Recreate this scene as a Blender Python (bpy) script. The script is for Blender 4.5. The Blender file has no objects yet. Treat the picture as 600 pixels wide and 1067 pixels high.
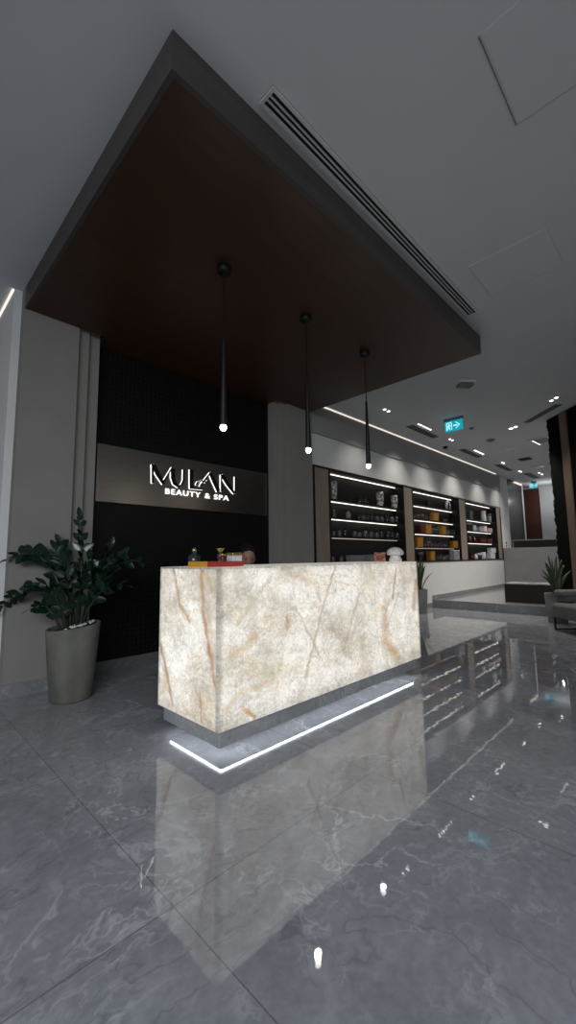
import bpy, bmesh, math, random
from mathutils import Vector, Matrix, Euler
random.seed(7)
C = bpy.context.scene.collection
SC = bpy.context.scene

# ------------------------------------------------------------------ camera
F, YAW, PITCH, ROLL, H = 428.66, math.radians(44.581), math.radians(6.343), math.radians(-0.742), 1.174
fw = Vector((math.cos(PITCH)*math.cos(YAW), math.cos(PITCH)*math.sin(YAW), math.sin(PITCH)))
rt = fw.cross(Vector((0, 0, 1))).normalized()
up = rt.cross(fw)
rt, up = math.cos(ROLL)*rt + math.sin(ROLL)*up, -math.sin(ROLL)*rt + math.cos(ROLL)*up
EYE = Vector((0, 0, H))
cd = bpy.data.cameras.new('camera'); cam = bpy.data.objects.new('camera', cd); C.objects.link(cam)
cd.sensor_fit = 'HORIZONTAL'; cd.sensor_width = 36.0; cd.lens = F/600*36
cd.clip_start = 0.05; cd.clip_end = 200
M = Matrix(((rt.x, up.x, -fw.x, 0), (rt.y, up.y, -fw.y, 0), (rt.z, up.z, -fw.z, H), (0, 0, 0, 1)))
cam.matrix_world = M
SC.camera = cam
SC.view_settings.view_transform = 'Standard'
SC.view_settings.look = 'None'

def at(px, py, axis, v):
    """a measured point of the photo on the world plane axis = v"""
    d = fw + rt*((px-300)/F) + up*((533.5-py)/F)
    t = (v - EYE[axis]) / d[axis]
    return EYE + d*t

# ------------------------------------------------------------------ materials
def new_mat(name):
    m = bpy.data.materials.new(name); m.use_nodes = True
    nt = m.node_tree; b = nt.nodes['Principled BSDF']
    return m, nt, b

def N(nt, t, **kw):
    n = nt.nodes.new(t)
    for k, v in kw.items():
        if hasattr(n, k): setattr(n, k, v)
        else: n.inputs[k].default_value = v
    return n

def ramp(nt, fac, stops):
    r = nt.nodes.new('ShaderNodeValToRGB')
    while len(r.color_ramp.elements) < len(stops): r.color_ramp.elements.new(0.5)
    for e, (p, c) in zip(r.color_ramp.elements, stops):
        e.position = p; e.color = c if len(c) == 4 else (*c, 1)
    nt.links.new(fac, r.inputs[0]); return r.outputs[0]

def mix(nt, fac, a, b, mode='MIX'):
    n = nt.nodes.new('ShaderNodeMix'); n.data_type = 'RGBA'; n.blend_type = mode
    for s, v in ((n.inputs[0], fac), (n.inputs[6], a), (n.inputs[7], b)):
        if hasattr(v, 'is_linked'): nt.links.new(v, s)
        elif isinstance(v, (int, float)): s.default_value = v
        else: s.default_value = (*v[:3], 1)
    return n.outputs[2]

def mth(nt, op, a, b=None, c=None, clamp=False):
    n = nt.nodes.new('ShaderNodeMath'); n.operation = op; n.use_clamp = clamp
    for i, v in enumerate((a, b, c)):
        if v is None: continue
        if hasattr(v, 'is_linked'): nt.links.new(v, n.inputs[i])
        else: n.inputs[i].default_value = v
    return n.outputs[0]

def vmth(nt, op, a, b=None, out=0):
    n = nt.nodes.new('ShaderNodeVectorMath'); n.operation = op
    for i, v in enumerate((a, b)):
        if v is None: continue
        s = n.inputs[i] if op != 'SCALE' or i == 0 else n.inputs['Scale']
        if hasattr(v, 'is_linked'): nt.links.new(v, s)
        else: s.default_value = v
    return n.outputs[out]

def noise(nt, vec, scale, detail=4, rough=.55, dist=0.0, out='Fac'):
    n = nt.nodes.new('ShaderNodeTexNoise')
    n.inputs['Scale'].default_value = scale; n.inputs['Detail'].default_value = detail
    n.inputs['Roughness'].default_value = rough; n.inputs['Distortion'].default_value = dist
    if vec is not None: nt.links.new(vec, n.inputs['Vector'])
    return n.outputs[out]

def coords(nt, kind='Object'):
    return nt.nodes.new('ShaderNodeTexCoord').outputs[kind]

def plain(name, col, rough=.5, metal=0., var=.12, scale=12., emit=None, es=0., bump=0., stretch=None, spec=None):
    m, nt, b = new_mat(name)
    v = coords(nt)
    if stretch:
        mp = N(nt, 'ShaderNodeMapping'); mp.inputs['Scale'].default_value = stretch
        nt.links.new(v, mp.inputs['Vector']); v = mp.outputs[0]
    n = noise(nt, v, scale, 5)
    lo = tuple(max(0, c*(1-var)) for c in col); hi = tuple(min(1, c*(1+var)) for c in col)
    nt.links.new(ramp(nt, n, [(.3, lo), (.7, hi)]), b.inputs['Base Color'])
    b.inputs['Roughness'].default_value = rough; b.inputs['Metallic'].default_value = metal
    if spec is not None: b.inputs['Specular IOR Level'].default_value = spec
    if emit:
        b.inputs['Emission Color'].default_value = (*emit, 1); b.inputs['Emission Strength'].default_value = es
    if bump:
        bp = N(nt, 'ShaderNodeBump'); bp.inputs['Strength'].default_value = bump; bp.inputs['Distance'].default_value = .01
        nt.links.new(n, bp.inputs['Height']); nt.links.new(bp.outputs[0], b.inputs['Normal'])
    return m

def seam_mask(nt, coord, period, offset, half):
    u = mth(nt, 'DIVIDE', mth(nt, 'SUBTRACT', coord, offset), period)
    d = mth(nt, 'ABSOLUTE', mth(nt, 'SUBTRACT', u, mth(nt, 'ROUND', u)))
    return mth(nt, 'LESS_THAN', d, half/period)

def marble(name, base_lo, base_hi, vein, rough=.08, seams=None, bump=.0, vein_amt=.6, sc=1.0):
    m, nt, b = new_mat(name)
    v = coords(nt)
    warp = noise(nt, v, 1.1*sc, 5, .6, out='Color')
    w = vmth(nt, 'ADD', v, vmth(nt, 'SCALE', vmth(nt, 'SUBTRACT', warp, (.5, .5, .5)), .55))
    cl = noise(nt, w, 1.3*sc, 8, .62)
    col = ramp(nt, cl, [(.30, base_lo), (.52, tuple((a+c)/2 for a, c in zip(base_lo, base_hi))), (.72, base_hi)])
    fine = noise(nt, v, 26*sc, 4, .7)
    col = mix(nt, .35, col, ramp(nt, fine, [(.3, tuple(x*.75 for x in base_lo)), (.7, base_hi)]))
    for (s, width, amt, lo, hi) in ((.75, .011, 1.0, .48, .62), (1.7, .014, .9, .50, .64), (3.6, .024, .6, .50, .66), (1.1, .06, .30, .46, .66), (8., .05, .35, .52, .66)):
        n = noise(nt, w, s*sc, 6, .62, .6)
        d = mth(nt, 'ABSOLUTE', mth(nt, 'SUBTRACT', n, .5))
        k = mth(nt, 'SUBTRACT', 1.0, mth(nt, 'DIVIDE', d, width), clamp=True)
        msk = noise(nt, v, .9*s*sc, 3, .5)
        mr = N(nt, 'ShaderNodeMapRange'); nt.links.new(msk, mr.inputs[0]); mr.inputs[1].default_value = lo; mr.inputs[2].default_value = hi
        k = mth(nt, 'MULTIPLY', mth(nt, 'MULTIPLY', k, mr.outputs[0]), amt*vein_amt)
        col = mix(nt, k, col, vein)
    # a few dark hair cracks
    n = noise(nt, w, .55*sc, 5, .6, .8)
    d = mth(nt, 'ABSOLUTE', mth(nt, 'SUBTRACT', n, .47))
    k = mth(nt, 'MULTIPLY', mth(nt, 'SUBTRACT', 1.0, mth(nt, 'DIVIDE', d, .004), clamp=True), .32)
    col = mix(nt, k, col, tuple(x*.35 for x in base_lo))
    if seams:
        sx = N(nt, 'ShaderNodeSeparateXYZ'); nt.links.new(v, sx.inputs[0])
        s1 = seam_mask(nt, sx.outputs[0], seams[0], seams[1], .0022)
        s2 = seam_mask(nt, sx.outputs[1], seams[2], seams[3], .0022)
        col = mix(nt, mth(nt, 'MULTIPLY', mth(nt, 'MAXIMUM', s1, s2), .46), col, (.012, .012, .013))
    nt.links.new(col, b.inputs['Base Color'])
    b.inputs['Roughness'].default_value = rough
    b.inputs['IOR'].default_value = 1.72
    if bump:
        bn = noise(nt, v, 9, 2, .5)
        bp = N(nt, 'ShaderNodeBump'); bp.inputs['Strength'].default_value = bump; bp.inputs['Distance'].default_value = .004
        nt.links.new(bn, bp.inputs['Height']); nt.links.new(bp.outputs[0], b.inputs['Normal'])
    return m

def onyx(name, axis_u, veins, edges, strength=1.0, seed=0.0, axis_v=2):
    """back-lit onyx: cream clouds, brown and grey veins; (u, z) are metres on the slab"""
    m, nt, b = new_mat(name)
    v = coords(nt)
    sx = N(nt, 'ShaderNodeSeparateXYZ'); nt.links.new(v, sx.inputs[0])
    cb = N(nt, 'ShaderNodeCombineXYZ'); cb.inputs[2].default_value = seed
    nt.links.new(sx.outputs[axis_u], cb.inputs[0]); nt.links.new(sx.outputs[axis_v], cb.inputs[1])
    p = cb.outputs[0]
    wn = noise(nt, p, 3.2, 4, .6, out='Color')
    pw = vmth(nt, 'ADD', p, vmth(nt, 'SCALE', vmth(nt, 'SUBTRACT', wn, (.5, .5, .5)), .22))
    base = ramp(nt, noise(nt, pw, 2.6, 9, .66, .4), [(.20, (.44, .39, .33)), (.36, (.66, .62, .54)), (.50, (.84, .81, .745)), (.70, (.97, .965, .93))])
    tint = ramp(nt, noise(nt, pw, 5.5, 6, .6), [(.32, (.90, .80, .62)), (.48, (1, 1, 1))])
    base = mix(nt, .55, base, mix(nt, 1., base, tint, 'MULTIPLY'))
    # crystalline feathering
    for s, wd, amt, c in ((7, .024, .5, (.46, .41, .34)), (15, .03, .45, (.52, .47, .41)), (3, .012, .55, (.46, .37, .27))):
        n = noise(nt, pw, s, 6, .68, 1.2)
        k = mth(nt, 'SUBTRACT', 1., mth(nt, 'DIVIDE', mth(nt, 'ABSOLUTE', mth(nt, 'SUBTRACT', n, .5)), wd), clamp=True)
        mk = ramp(nt, noise(nt, p, s*.45, 3), [(.42, (0, 0, 0)), (.62, (1, 1, 1))])
        base = mix(nt, mth(nt, 'MULTIPLY', mth(nt, 'MULTIPLY', k, mk), amt), base, c)
    g = noise(nt, pw, 34, 4, .7)
    base = mix(nt, .30, base, mix(nt, 1., base, ramp(nt, g, [(.3, (.50, .48, .45)), (.62, (1.15, 1.15, 1.15))]), 'MULTIPLY'))
    g2 = noise(nt, vmth(nt, 'ADD', p, vmth(nt, 'SCALE', vmth(nt, 'SUBTRACT', noise(nt, p, 14, 3, .6, out='Color'), (.5, .5, .5)), .06)), 62, 3, .75)
    base = mix(nt, .34, base, mix(nt, 1., base, ramp(nt, g2, [(.32, (.55, .54, .53)), (.60, (1.12, 1.12, 1.12))]), 'MULTIPLY'))
    cldk = ramp(nt, noise(nt, pw, 4.2, 5, .7, 1.5), [(.36, (.70, .70, .71)), (.50, (1.03, 1.03, 1.03))])
    base = mix(nt, .55, base, mix(nt, 1., base, cldk, 'MULTIPLY'))
    for ang, amt, c in ((1.15, .55, (.50, .40, .29)), (.75, .42, (.46, .42, .37)), (2.0, .38, (.55, .48, .38))):
        mp = N(nt, 'ShaderNodeMapping'); mp.inputs['Rotation'].default_value = (0, 0, -ang); mp.inputs['Scale'].default_value = (1.3, 5.2, 1)
        nt.links.new(pw, mp.inputs['Vector'])
        n = noise(nt, mp.outputs[0], 1.9, 6, .66, .5)
        k = mth(nt, 'SUBTRACT', 1., mth(nt, 'DIVIDE', mth(nt, 'ABSOLUTE', mth(nt, 'SUBTRACT', n, .5)), .018), clamp=True)
        mk = ramp(nt, noise(nt, p, 2.3+ang, 3), [(.44, (0, 0, 0)), (.60, (1, 1, 1))])
        base = mix(nt, mth(nt, 'MULTIPLY', mth(nt, 'MULTIPLY', k, mk), amt), base, c)
    # veins measured on the slab
    wn2 = noise(nt, p, 8, 4, .65, out='Color')
    pv = vmth(nt, 'ADD', p, vmth(nt, 'SCALE', vmth(nt, 'SUBTRACT', wn2, (.5, .5, .5)), .075))
    br = noise(nt, p, 11, 4, .6)
    for pts, width, colr, amt in veins:
        dist = None
        for a, c in zip(pts[:-1], pts[1:]):
            a3 = (a[0], a[1], seed); ba = (c[0]-a[0], c[1]-a[1], 0.0); L2 = ba[0]**2 + ba[1]**2 + 1e-9
            pa = vmth(nt, 'SUBTRACT', pv, a3)
            h = mth(nt, 'DIVIDE', vmth(nt, 'DOT_PRODUCT', pa, ba, 1), L2, clamp=True)
            sc_ = nt.nodes.new('ShaderNodeVectorMath'); sc_.operation = 'SCALE'; sc_.inputs[0].default_value = ba
            nt.links.new(h, sc_.inputs['Scale'])
            df = vmth(nt, 'SUBTRACT', pa, sc_.outputs[0])
            # the third axis of the warp must not count
            df = vmth(nt, 'MULTIPLY', df, (1, 1, 0))
            d = vmth(nt, 'LENGTH', df, out=1)
            dist = d if dist is None else mth(nt, 'MINIMUM', dist, d)
        k = mth(nt, 'SUBTRACT', 1., mth(nt, 'DIVIDE', dist, width), clamp=True)
        k = mth(nt, 'MULTIPLY', mth(nt, 'POWER', k, .8), mth(nt, 'MULTIPLY_ADD', br, 1.6, -.1, clamp=True))
        base = mix(nt, mth(nt, 'MULTIPLY', k, amt), base, colr)
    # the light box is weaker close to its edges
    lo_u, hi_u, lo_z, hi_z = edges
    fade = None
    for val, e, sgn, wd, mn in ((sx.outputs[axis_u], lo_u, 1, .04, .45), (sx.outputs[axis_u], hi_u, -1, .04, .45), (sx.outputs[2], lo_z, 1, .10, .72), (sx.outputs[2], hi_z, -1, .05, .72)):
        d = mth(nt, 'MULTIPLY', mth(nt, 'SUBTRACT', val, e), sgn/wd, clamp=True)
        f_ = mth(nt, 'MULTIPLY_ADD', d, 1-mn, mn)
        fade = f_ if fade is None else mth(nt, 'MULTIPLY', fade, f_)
    gm = N(nt, 'ShaderNodeGamma'); gm.inputs[1].default_value = 1.3; nt.links.new(base, gm.inputs[0])
    hs = N(nt, 'ShaderNodeHueSaturation'); hs.inputs['Saturation'].default_value = .93; nt.links.new(gm.outputs[0], hs.inputs['Color']); base = hs.outputs[0]
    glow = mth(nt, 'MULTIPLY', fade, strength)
    nt.links.new(mix(nt, 1., base, (.35, .35, .35), 'MULTIPLY'), b.inputs['Base Color'])
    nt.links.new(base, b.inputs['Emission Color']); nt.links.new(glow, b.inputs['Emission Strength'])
    b.inputs['Roughness'].default_value = .25
    return m

def wood(name, lo, hi, rough=.45, axis=2, scale=1.0, spec=.5):
    m, nt, b = new_mat(name)
    v = coords(nt); mp = N(nt, 'ShaderNodeMapping')
    s = [14*scale]*3; s[axis] = .9*scale; mp.inputs['Scale'].default_value = s
    nt.links.new(v, mp.inputs['Vector'])
    n = noise(nt, mp.outputs[0], 1.6, 7, .62, .8)
    nt.links.new(ramp(nt, n, [(.28, lo), (.72, hi)]), b.inputs['Base Color'])
    b.inputs['Roughness'].default_value = rough; b.inputs['Specular IOR Level'].default_value = spec
    return m

def glow(name, col, s):
    m, nt, b = new_mat(name)
    b.inputs['Base Color'].default_value = (*[min(1, c) for c in col], 1)
    n = noise(nt, coords(nt), 3, 2)
    nt.links.new(ramp(nt, n, [(.2, tuple(c*.94 for c in col)), (.8, col)]), b.inputs['Emission Color'])
    b.inputs['Emission Strength'].default_value = s
    return m

def tiles(name, col, grout, pitch, rough):
    m, nt, b = new_mat(name)
    v = coords(nt); sx = N(nt, 'ShaderNodeSeparateXYZ'); nt.links.new(v, sx.inputs[0])
    s1 = seam_mask(nt, sx.outputs[0], pitch, 0., .0022); s2 = seam_mask(nt, sx.outputs[2], pitch, 0., .0022)
    k = mth(nt, 'MAXIMUM', s1, s2)
    c = ramp(nt, noise(nt, v, 7, 3), [(.3, tuple(x*.7 for x in col)), (.7, tuple(x*1.3 for x in col))])
    nt.links.new(mix(nt, k, c, grout), b.inputs['Base Color'])
    nt.links.new(mth(nt, 'MULTIPLY_ADD', k, .4, rough), b.inputs['Roughness'])
    b.inputs['Specular IOR Level'].default_value = .25
    bp = N(nt, 'ShaderNodeBump'); bp.inputs['Strength'].default_value = .3; bp.inputs['Distance'].default_value = .002; bp.invert = True
    nt.links.new(k, bp.inputs['Height']); nt.links.new(bp.outputs[0], b.inputs['Normal'])
    return m

def leaf_mat(name, lo, hi, rough=.35, band=None):
    m, nt, b = new_mat(name)
    v = coords(nt); n = noise(nt, v, 9, 4)
    col = ramp(nt, n, [(.3, lo), (.7, hi)])
    if band:
        w = N(nt, 'ShaderNodeTexWave'); w.bands_direction = 'Z'; w.inputs['Scale'].default_value = 9; w.inputs['Distortion'].default_value = 7; w.inputs['Detail'].default_value = 3
        nt.links.new(v, w.inputs['Vector'])
        col = mix(nt, mth(nt, 'MULTIPLY', w.outputs['Fac'], .6), col, band)
    nt.links.new(col, b.inputs['Base Color']); b.inputs['Roughness'].default_value = rough
    return m

def patterned(name, a, c, scale=22):
    m, nt, b = new_mat(name)
    n = noise(nt, coords(nt), scale, 2, .5, 1.5)
    nt.links.new(ramp(nt, n, [(.47, a), (.53, c)]), b.inputs['Base Color']); b.inputs['Roughness'].default_value = .4
    return m

MT = dict(
    floor=marble('grey_marble_tile', (.180, .185, .204), (.310, .316, .342), (.66, .67, .70), .022, (1.21, .81, 1.21, 1.37), .08, .50),
    platform=marble('grey_marble_step', (.125, .13, .14), (.235, .245, .255), (.55, .56, .58), .12, None, 0, .45),
    plinth=marble('grey_marble_band', (.20, .205, .21), (.33, .335, .34), (.5, .5, .5), .25, None, 0, .5, 1.6),
    base2=marble('shaded_marble_baseboard', (.085, .088, .092), (.14, .143, .147), (.3, .3, .3), .3, None, 0, .3, 1.3),  # darker copy of the baseboard marble, shade at the back put into its colour
    base=marble('grey_marble_baseboard', (.17, .175, .18), (.26, .265, .27), (.5, .5, .5), .25, None, 0, .4, 1.3),
    ceiling=plain('ceiling_paint', (.62, .64, .65), .9, var=.02, scale=2, spec=.2),
    wall=plain('white_wall_paint', (.66, .655, .64), .85, var=.03, scale=3, spec=.2),
    bulkhead=plain('shaded_bulkhead_paint', (.30, .295, .285), .85, var=.03, scale=3, spec=.2),  # band above the spots' reach: its shade is put into this colour
    plaster=plain('warm_grey_plaster', (.235, .228, .21), .85, var=.06, scale=2.2, bump=.05, spec=.2),
    tile=tiles('black_mosaic_tile', (.0030, .0030, .0034), (.010, .010, .011), .052, .45),
    soffit=wood('dark_red_wood', (.036, .0145, .006), (.060, .024, .010), .42, 0, .7),
    fascia=wood('daylit_wood_fascia', (.040, .034, .032), (.062, .053, .049), .5, 0, .7),  # greyer than the soffit wood: bluish daylight is mixed into the colour
    oak=wood('oak_panel', (.19, .145, .11), (.31, .25, .195), .5, 2, 1.3),
    oakd=wood('dim_oak_strip', (.085, .055, .036), (.15, .10, .068), .5, 2, 1.3),
    faint=plain('faint_grey_gap', (.56, .575, .58), .9, var=.03),
    walnut=wood('reddish_dark_wood', (.06, .022, .014), (.11, .042, .026), .4, 2, 1),
    dkwood=wood('near_black_wood', (.008, .005, .0048), (.017, .010, .009), .35, 0, 1),
    black=plain('black_lacquer', (.012, .011, .011), .4, spec=.3),
    blackm=plain('black_metal', (.006, .006, .0065), .5, .1, spec=.3),
    backp=plain('dark_back_panel', (.030, .026, .023), .6),
    white=plain('white_plastic', (.72, .72, .71), .5, var=.03),
    grille=plain('white_grille_metal', (.58, .58, .57), .5, var=.03),
    slot=plain('dark_slot', (.01, .01, .011), .9),
    greyvent=plain('grey_grille', (.17, .17, .17), .7),
    steel=plain('brushed_bronze_steel', (.32, .285, .25), .33, 1., .10, 3, stretch=(1, 1, 40)),
    ledw=glow('led_white', (1., .94, .85), 1.9),
    ledd=glow('led_dim', (1., .88, .74), .42),
    ledc=glow('led_warm_cove', (1., .90, .80), .95),
    ledf=glow('led_cool_strip', (.90, .95, 1.), 17.),
    bulb=glow('opal_bulb', (1., .97, .92), 6.),
    spot=glow('downlight_lens', (1., .98, .95), 5.),
    halo=glow('sign_halo', (1., .99, .96), 1.5),
    cyan=glow('exit_cyan', (.0, .36, .47), .85),
    cyanw=glow('exit_white', (.55, .95, 1.), 1.0),
    pot=plain('concrete_planter', (.125, .122, .105), .8, var=.38, scale=5, bump=.15, stretch=(1, 1, .35)),
    pot2=plain('grey_concrete_planter', (.21, .21, .205), .8, var=.15, scale=6, bump=.1),
    soil=plain('dark_soil', (.02, .016, .012), .95, var=.5, scale=40),
    pebble=plain('white_pebble', (.55, .55, .53), .5, var=.2, scale=10),
    zz=leaf_mat('zz_leaf', (.0025, .010, .0055), (.008, .030, .015), .22),
    zzstem=leaf_mat('zz_stem', (.008, .014, .007), (.018, .028, .012), .4),
    snake=leaf_mat('snake_leaf', (.025, .045, .015), (.07, .095, .03), .4, (.012, .024, .012)),
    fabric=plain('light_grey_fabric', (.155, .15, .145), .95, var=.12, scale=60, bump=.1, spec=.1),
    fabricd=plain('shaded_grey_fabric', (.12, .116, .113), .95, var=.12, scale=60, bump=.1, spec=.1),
    moss=plain('black_moss_panel', (.0035, .0038, .003), .95, var=.6, scale=30, bump=.6, spec=.05),
    mossedge=plain('green_moss_edge', (.06, .075, .045), .95, var=.5, scale=40, spec=.05),
    deskgrey=plain('grey_desk_panel', (.26, .26, .26), .6, var=.06, scale=4),
    glassblk=plain('black_glass', (.006, .006, .007), .3),
    amber=patterned('amber_box_card', (.37, .175, .022), (.22, .09, .013), 30),
    yellow=plain('amber_yellow_card', (.62, .30, .02), .45, var=.1),
    red=plain('dark_red_card', (.36, .03, .03), .45, var=.1),
    gold=plain('gold_metal', (.55, .38, .16), .3, .9),
    wbox=plain('white_card', (.62, .63, .64), .55, var=.05),
    gbox=plain('grey_card', (.20, .205, .21), .6, var=.06),
    lilac=plain('lilac_card', (.42, .38, .50), .5), pink=plain('pink_card', (.50, .24, .27), .5),
    dred=plain('maroon_glass', (.09, .015, .015), .25), dbrown=plain('brown_glass', (.07, .035, .02), .25),
    dglass=plain('dark_bottle_glass', (.03, .03, .032), .15), dgrey=plain('dim_grey_bottle', (.08, .08, .082), .3),
    marbled=patterned('marbled_ceramic', (.70, .68, .65), (.10, .07, .06), 16),
    marbleds=patterned('marbled_ceramic_fine', (.55, .52, .48), (.08, .06, .05), 30),
    coral=plain('white_coral', (.70, .68, .63), .7, var=.25, scale=45, bump=.5),
    picture=patterned('coloured_card', (.22, .04, .03), (.36, .24, .16), 28),
    skin=plain('skin', (.24, .115, .085), .55, var=.06), hair=plain('dark_hair', (.005, .004, .004), .75, spec=.15),
    cloth=plain('black_cloth', (.012, .012, .013), .9),
    shoe=plain('black_leather', (.012, .011, .011), .4), lips=plain('lips', (.26, .08, .07), .45), eyew=plain('dark_eyes', (.05, .03, .025), .3),
    doorred=wood('red_brown_door', (.085, .026, .016), (.15, .05, .03), .4, 2, .6),
    mirror=plain('dark_mirror_panel', (.016, .012, .012), .22),
)

# ------------------------------------------------------------------ mesh helpers
def nb(): return bmesh.new()

def box(bm, x0, x1, y0, y1, z0, z1):
    vs = [bm.verts.new((x, y, z)) for x in (x0, x1) for y in (y0, y1) for z in (z0, z1)]
    for f in ((0, 1, 3, 2), (4, 6, 7, 5), (0, 4, 5, 1), (2, 3, 7, 6), (0, 2, 6, 4), (1, 5, 7, 3)):
        bm.faces.new([vs[i] for i in f])
    return bm

def lathe(bm, prof, c=(0, 0, 0), seg=32, tilt=None):
    rings = []
    for r, z in prof:
        if r < 1e-5:
            rings.append([bm.verts.new((c[0], c[1], c[2]+z))])
        else:
            ring = []
            for i in range(seg):
                a = 2*math.pi*i/seg; x, y = r*math.cos(a), r*math.sin(a)
                zz = z + (tilt(x, y, z) if tilt else 0)
                ring.append(bm.verts.new((c[0]+x, c[1]+y, c[2]+zz)))
            rings.append(ring)
    for A, B in zip(rings[:-1], rings[1:]):
        if len(A) == 1 and len(B) == 1: continue
        for i in range(seg):
            j = (i+1) % seg
            if len(A) == 1: bm.faces.new((A[0], B[j], B[i]))
            elif len(B) == 1: bm.faces.new((A[i], A[j], B[0]))
            else: bm.faces.new((A[i], A[j], B[j], B[i]))
    return bm

def tube(bm, pts, rad, seg=8, caps=True):
    pts = [Vector(p) for p in pts]
    if not isinstance(rad, (list, tuple)): rad = [rad]*len(pts)
    rings = []; prev = None
    for i, p in enumerate(pts):
        t = (pts[min(i+1, len(pts)-1)] - pts[max(i-1, 0)]).normalized()
        if prev is None:
            n = t.cross(Vector((0, 0, 1)))
            if n.length < .1: n = t.cross(Vector((1, 0, 0)))
        else: n = prev - t*prev.dot(t)
        n.normalize(); b = t.cross(n); prev = n
        rings.append([bm.verts.new(p + rad[i]*(math.cos(2*math.pi*k/seg)*n + math.sin(2*math.pi*k/seg)*b)) for k in range(seg)])
    for A, B in zip(rings[:-1], rings[1:]):
        for k in range(seg):
            bm.faces.new((A[k], A[(k+1) % seg], B[(k+1) % seg], B[k]))
    if caps:
        bm.faces.new(rings[0][::-1]); bm.faces.new(rings[-1])
    return bm

def ell(bm, c, r, seg=20, rings=12):
    R = bmesh.ops.create_uvsphere(bm, u_segments=seg, v_segments=rings, radius=1)
    for v in R['verts']: v.co = Vector((v.co.x*r[0]+c[0], v.co.y*r[1]+c[1], v.co.z*r[2]+c[2]))
    return bm

def prism(bm, poly, y0, y1):
    """(x, z) polygon pushed from y0 to y1"""
    A = [bm.verts.new((x, y0, z)) for x, z in poly]; B = [bm.verts.new((x, y1, z)) for x, z in poly]
    n = len(poly)
    bm.faces.new(A); bm.faces.new(B[::-1])
    for i in range(n): bm.faces.new((A[i], B[i], B[(i+1) % n], A[(i+1) % n]))
    return bm

def obj(name, bm, mat, parent=None, smooth=False, bevel=0., local=False, sub=0):
    """one mesh object; world coordinates unless local, moved into its parent's frame"""
    if parent is not None and not local:
        off = Vector(parent['_o']) if '_o' in parent else Vector((0, 0, 0))
        bmesh.ops.translate(bm, vec=-off, verts=bm.verts)
    bmesh.ops.recalc_face_normals(bm, faces=bm.faces)
    me = bpy.data.meshes.new(name); bm.to_mesh(me); bm.free()
    if smooth:
        for p in me.polygons: p.use_smooth = True
    o = bpy.data.objects.new(name, me); C.objects.link(o)
    if mat is not None: me.materials.append(mat)
    if parent is not None:
        o.parent = parent
        if '_o' in parent: o['_o'] = parent['_o']
    if bevel:
        md = o.modifiers.new('bevel', 'BEVEL'); md.width = bevel; md.segments = 3; md.limit_method = 'ANGLE'
    if sub:
        md = o.modifiers.new('sub', 'SUBSURF'); md.levels = sub; md.render_levels = sub
    return o

def tag(o, label, cat, group=None):
    o['label'] = label; o['category'] = cat
    if group: o['group'] = group
    return o

def thing(name, label, cat, loc=(0, 0, 0), rotz=0., group=None):
    o = bpy.data.objects.new(name, None); C.objects.link(o)
    o.location = loc; o.rotation_euler = (0, 0, rotz); o.empty_display_size = .1
    o['_o'] = tuple(loc)
    return tag(o, label, cat, group)

def dup(root, loc, label, rotz=None):
    r = root.copy(); C.objects.link(r); r.location = loc; r['label'] = label
    if rotz is not None: r.rotation_euler = (0, 0, rotz)
    for ch in list(root.children):
        c = ch.copy(); C.objects.link(c); c.parent = r
        for g in ch.children:
            d = g.copy(); C.objects.link(d); d.parent = c
    return r

def struct(name, bm, mat, bevel=0., smooth=False, parent=None):
    o = obj(name, bm, mat, parent, smooth, bevel)
    if parent is None: o['kind'] = 'structure'
    return o

# ------------------------------------------------------------------ measured layout (metres)
ZC, ZB = 3.767, 3.544            # ceiling, canopy underside
PX0, PX1, PY = .867, 1.36, 4.31  # left pillar front
WY = 4.41                        # shelf wall front
STEP = .18

# ------------------------------------------------------------------ room shell
struct('floor', box(nb(), -4, 20, -5, 9, -.1, 0), MT['floor'])
bm = box(nb(), -4, 20, -5, 4.38, ZC, ZC+.15); box(bm, -4, .867, 4.38, 9, ZC, ZC+.15); box(bm, .867, 20, 4.40, 9, ZC+.06, ZC+.15)
struct('ceiling', bm, MT['ceiling'])
# raised floor
struct('floor_platform', box(nb(), 9.16, 20, -4, 6, 0.001, STEP), MT['platform'], .006)
# left pillar, stepped
bm = box(nb(), PX0, 1.36, PY, 5.2, 0, ZC); box(bm, 1.36, 1.475, PY+.05, 5.2, 0, ZC); box(bm, 1.475, 1.60, PY+.10, 5.2, 0, ZC)
struct('pillar_left', bm, MT['plaster'])
bm = box(nb(), 4.41, 4.95, PY, 5.2, 0, ZC); box(bm, 4.30, 4.41, PY+.05, 5.2, 0, ZC); box(bm, 4.18, 4.30, PY+.10, 5.2, 0, ZC)
struct('pillar_right', bm, MT['plaster'])
struct('wall_left', box(nb(), .80, .867, 4.42, 9, 0, ZC), MT['wall'])
struct('wall_back', box(nb(), 1.60, 4.18, 4.53, 4.7, 0, ZC), MT['tile'])
# shelf wall with the niche, bulkhead above it
bm = box(nb(), 4.95, 14.30, WY, 4.80, 0, 1.03); box(bm, 4.95, 14.30, WY, 4.80, 2.715, ZC+.05); box(bm, 4.95, 5.05, WY, 4.80, 1.03, 2.715)
box(bm, 14.27, 15.15, WY, 4.80, 0, ZC); box(bm, 4.95, 14.3, 4.78, 4.85, 1.0, 2.75)
struct('wall_shelves', bm, MT['wall'])
struct('trim_1', box(nb(), 4.96, 14.32, WY-.035, WY-.002, 3.25, ZC-.03), MT['bulkhead'])
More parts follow.
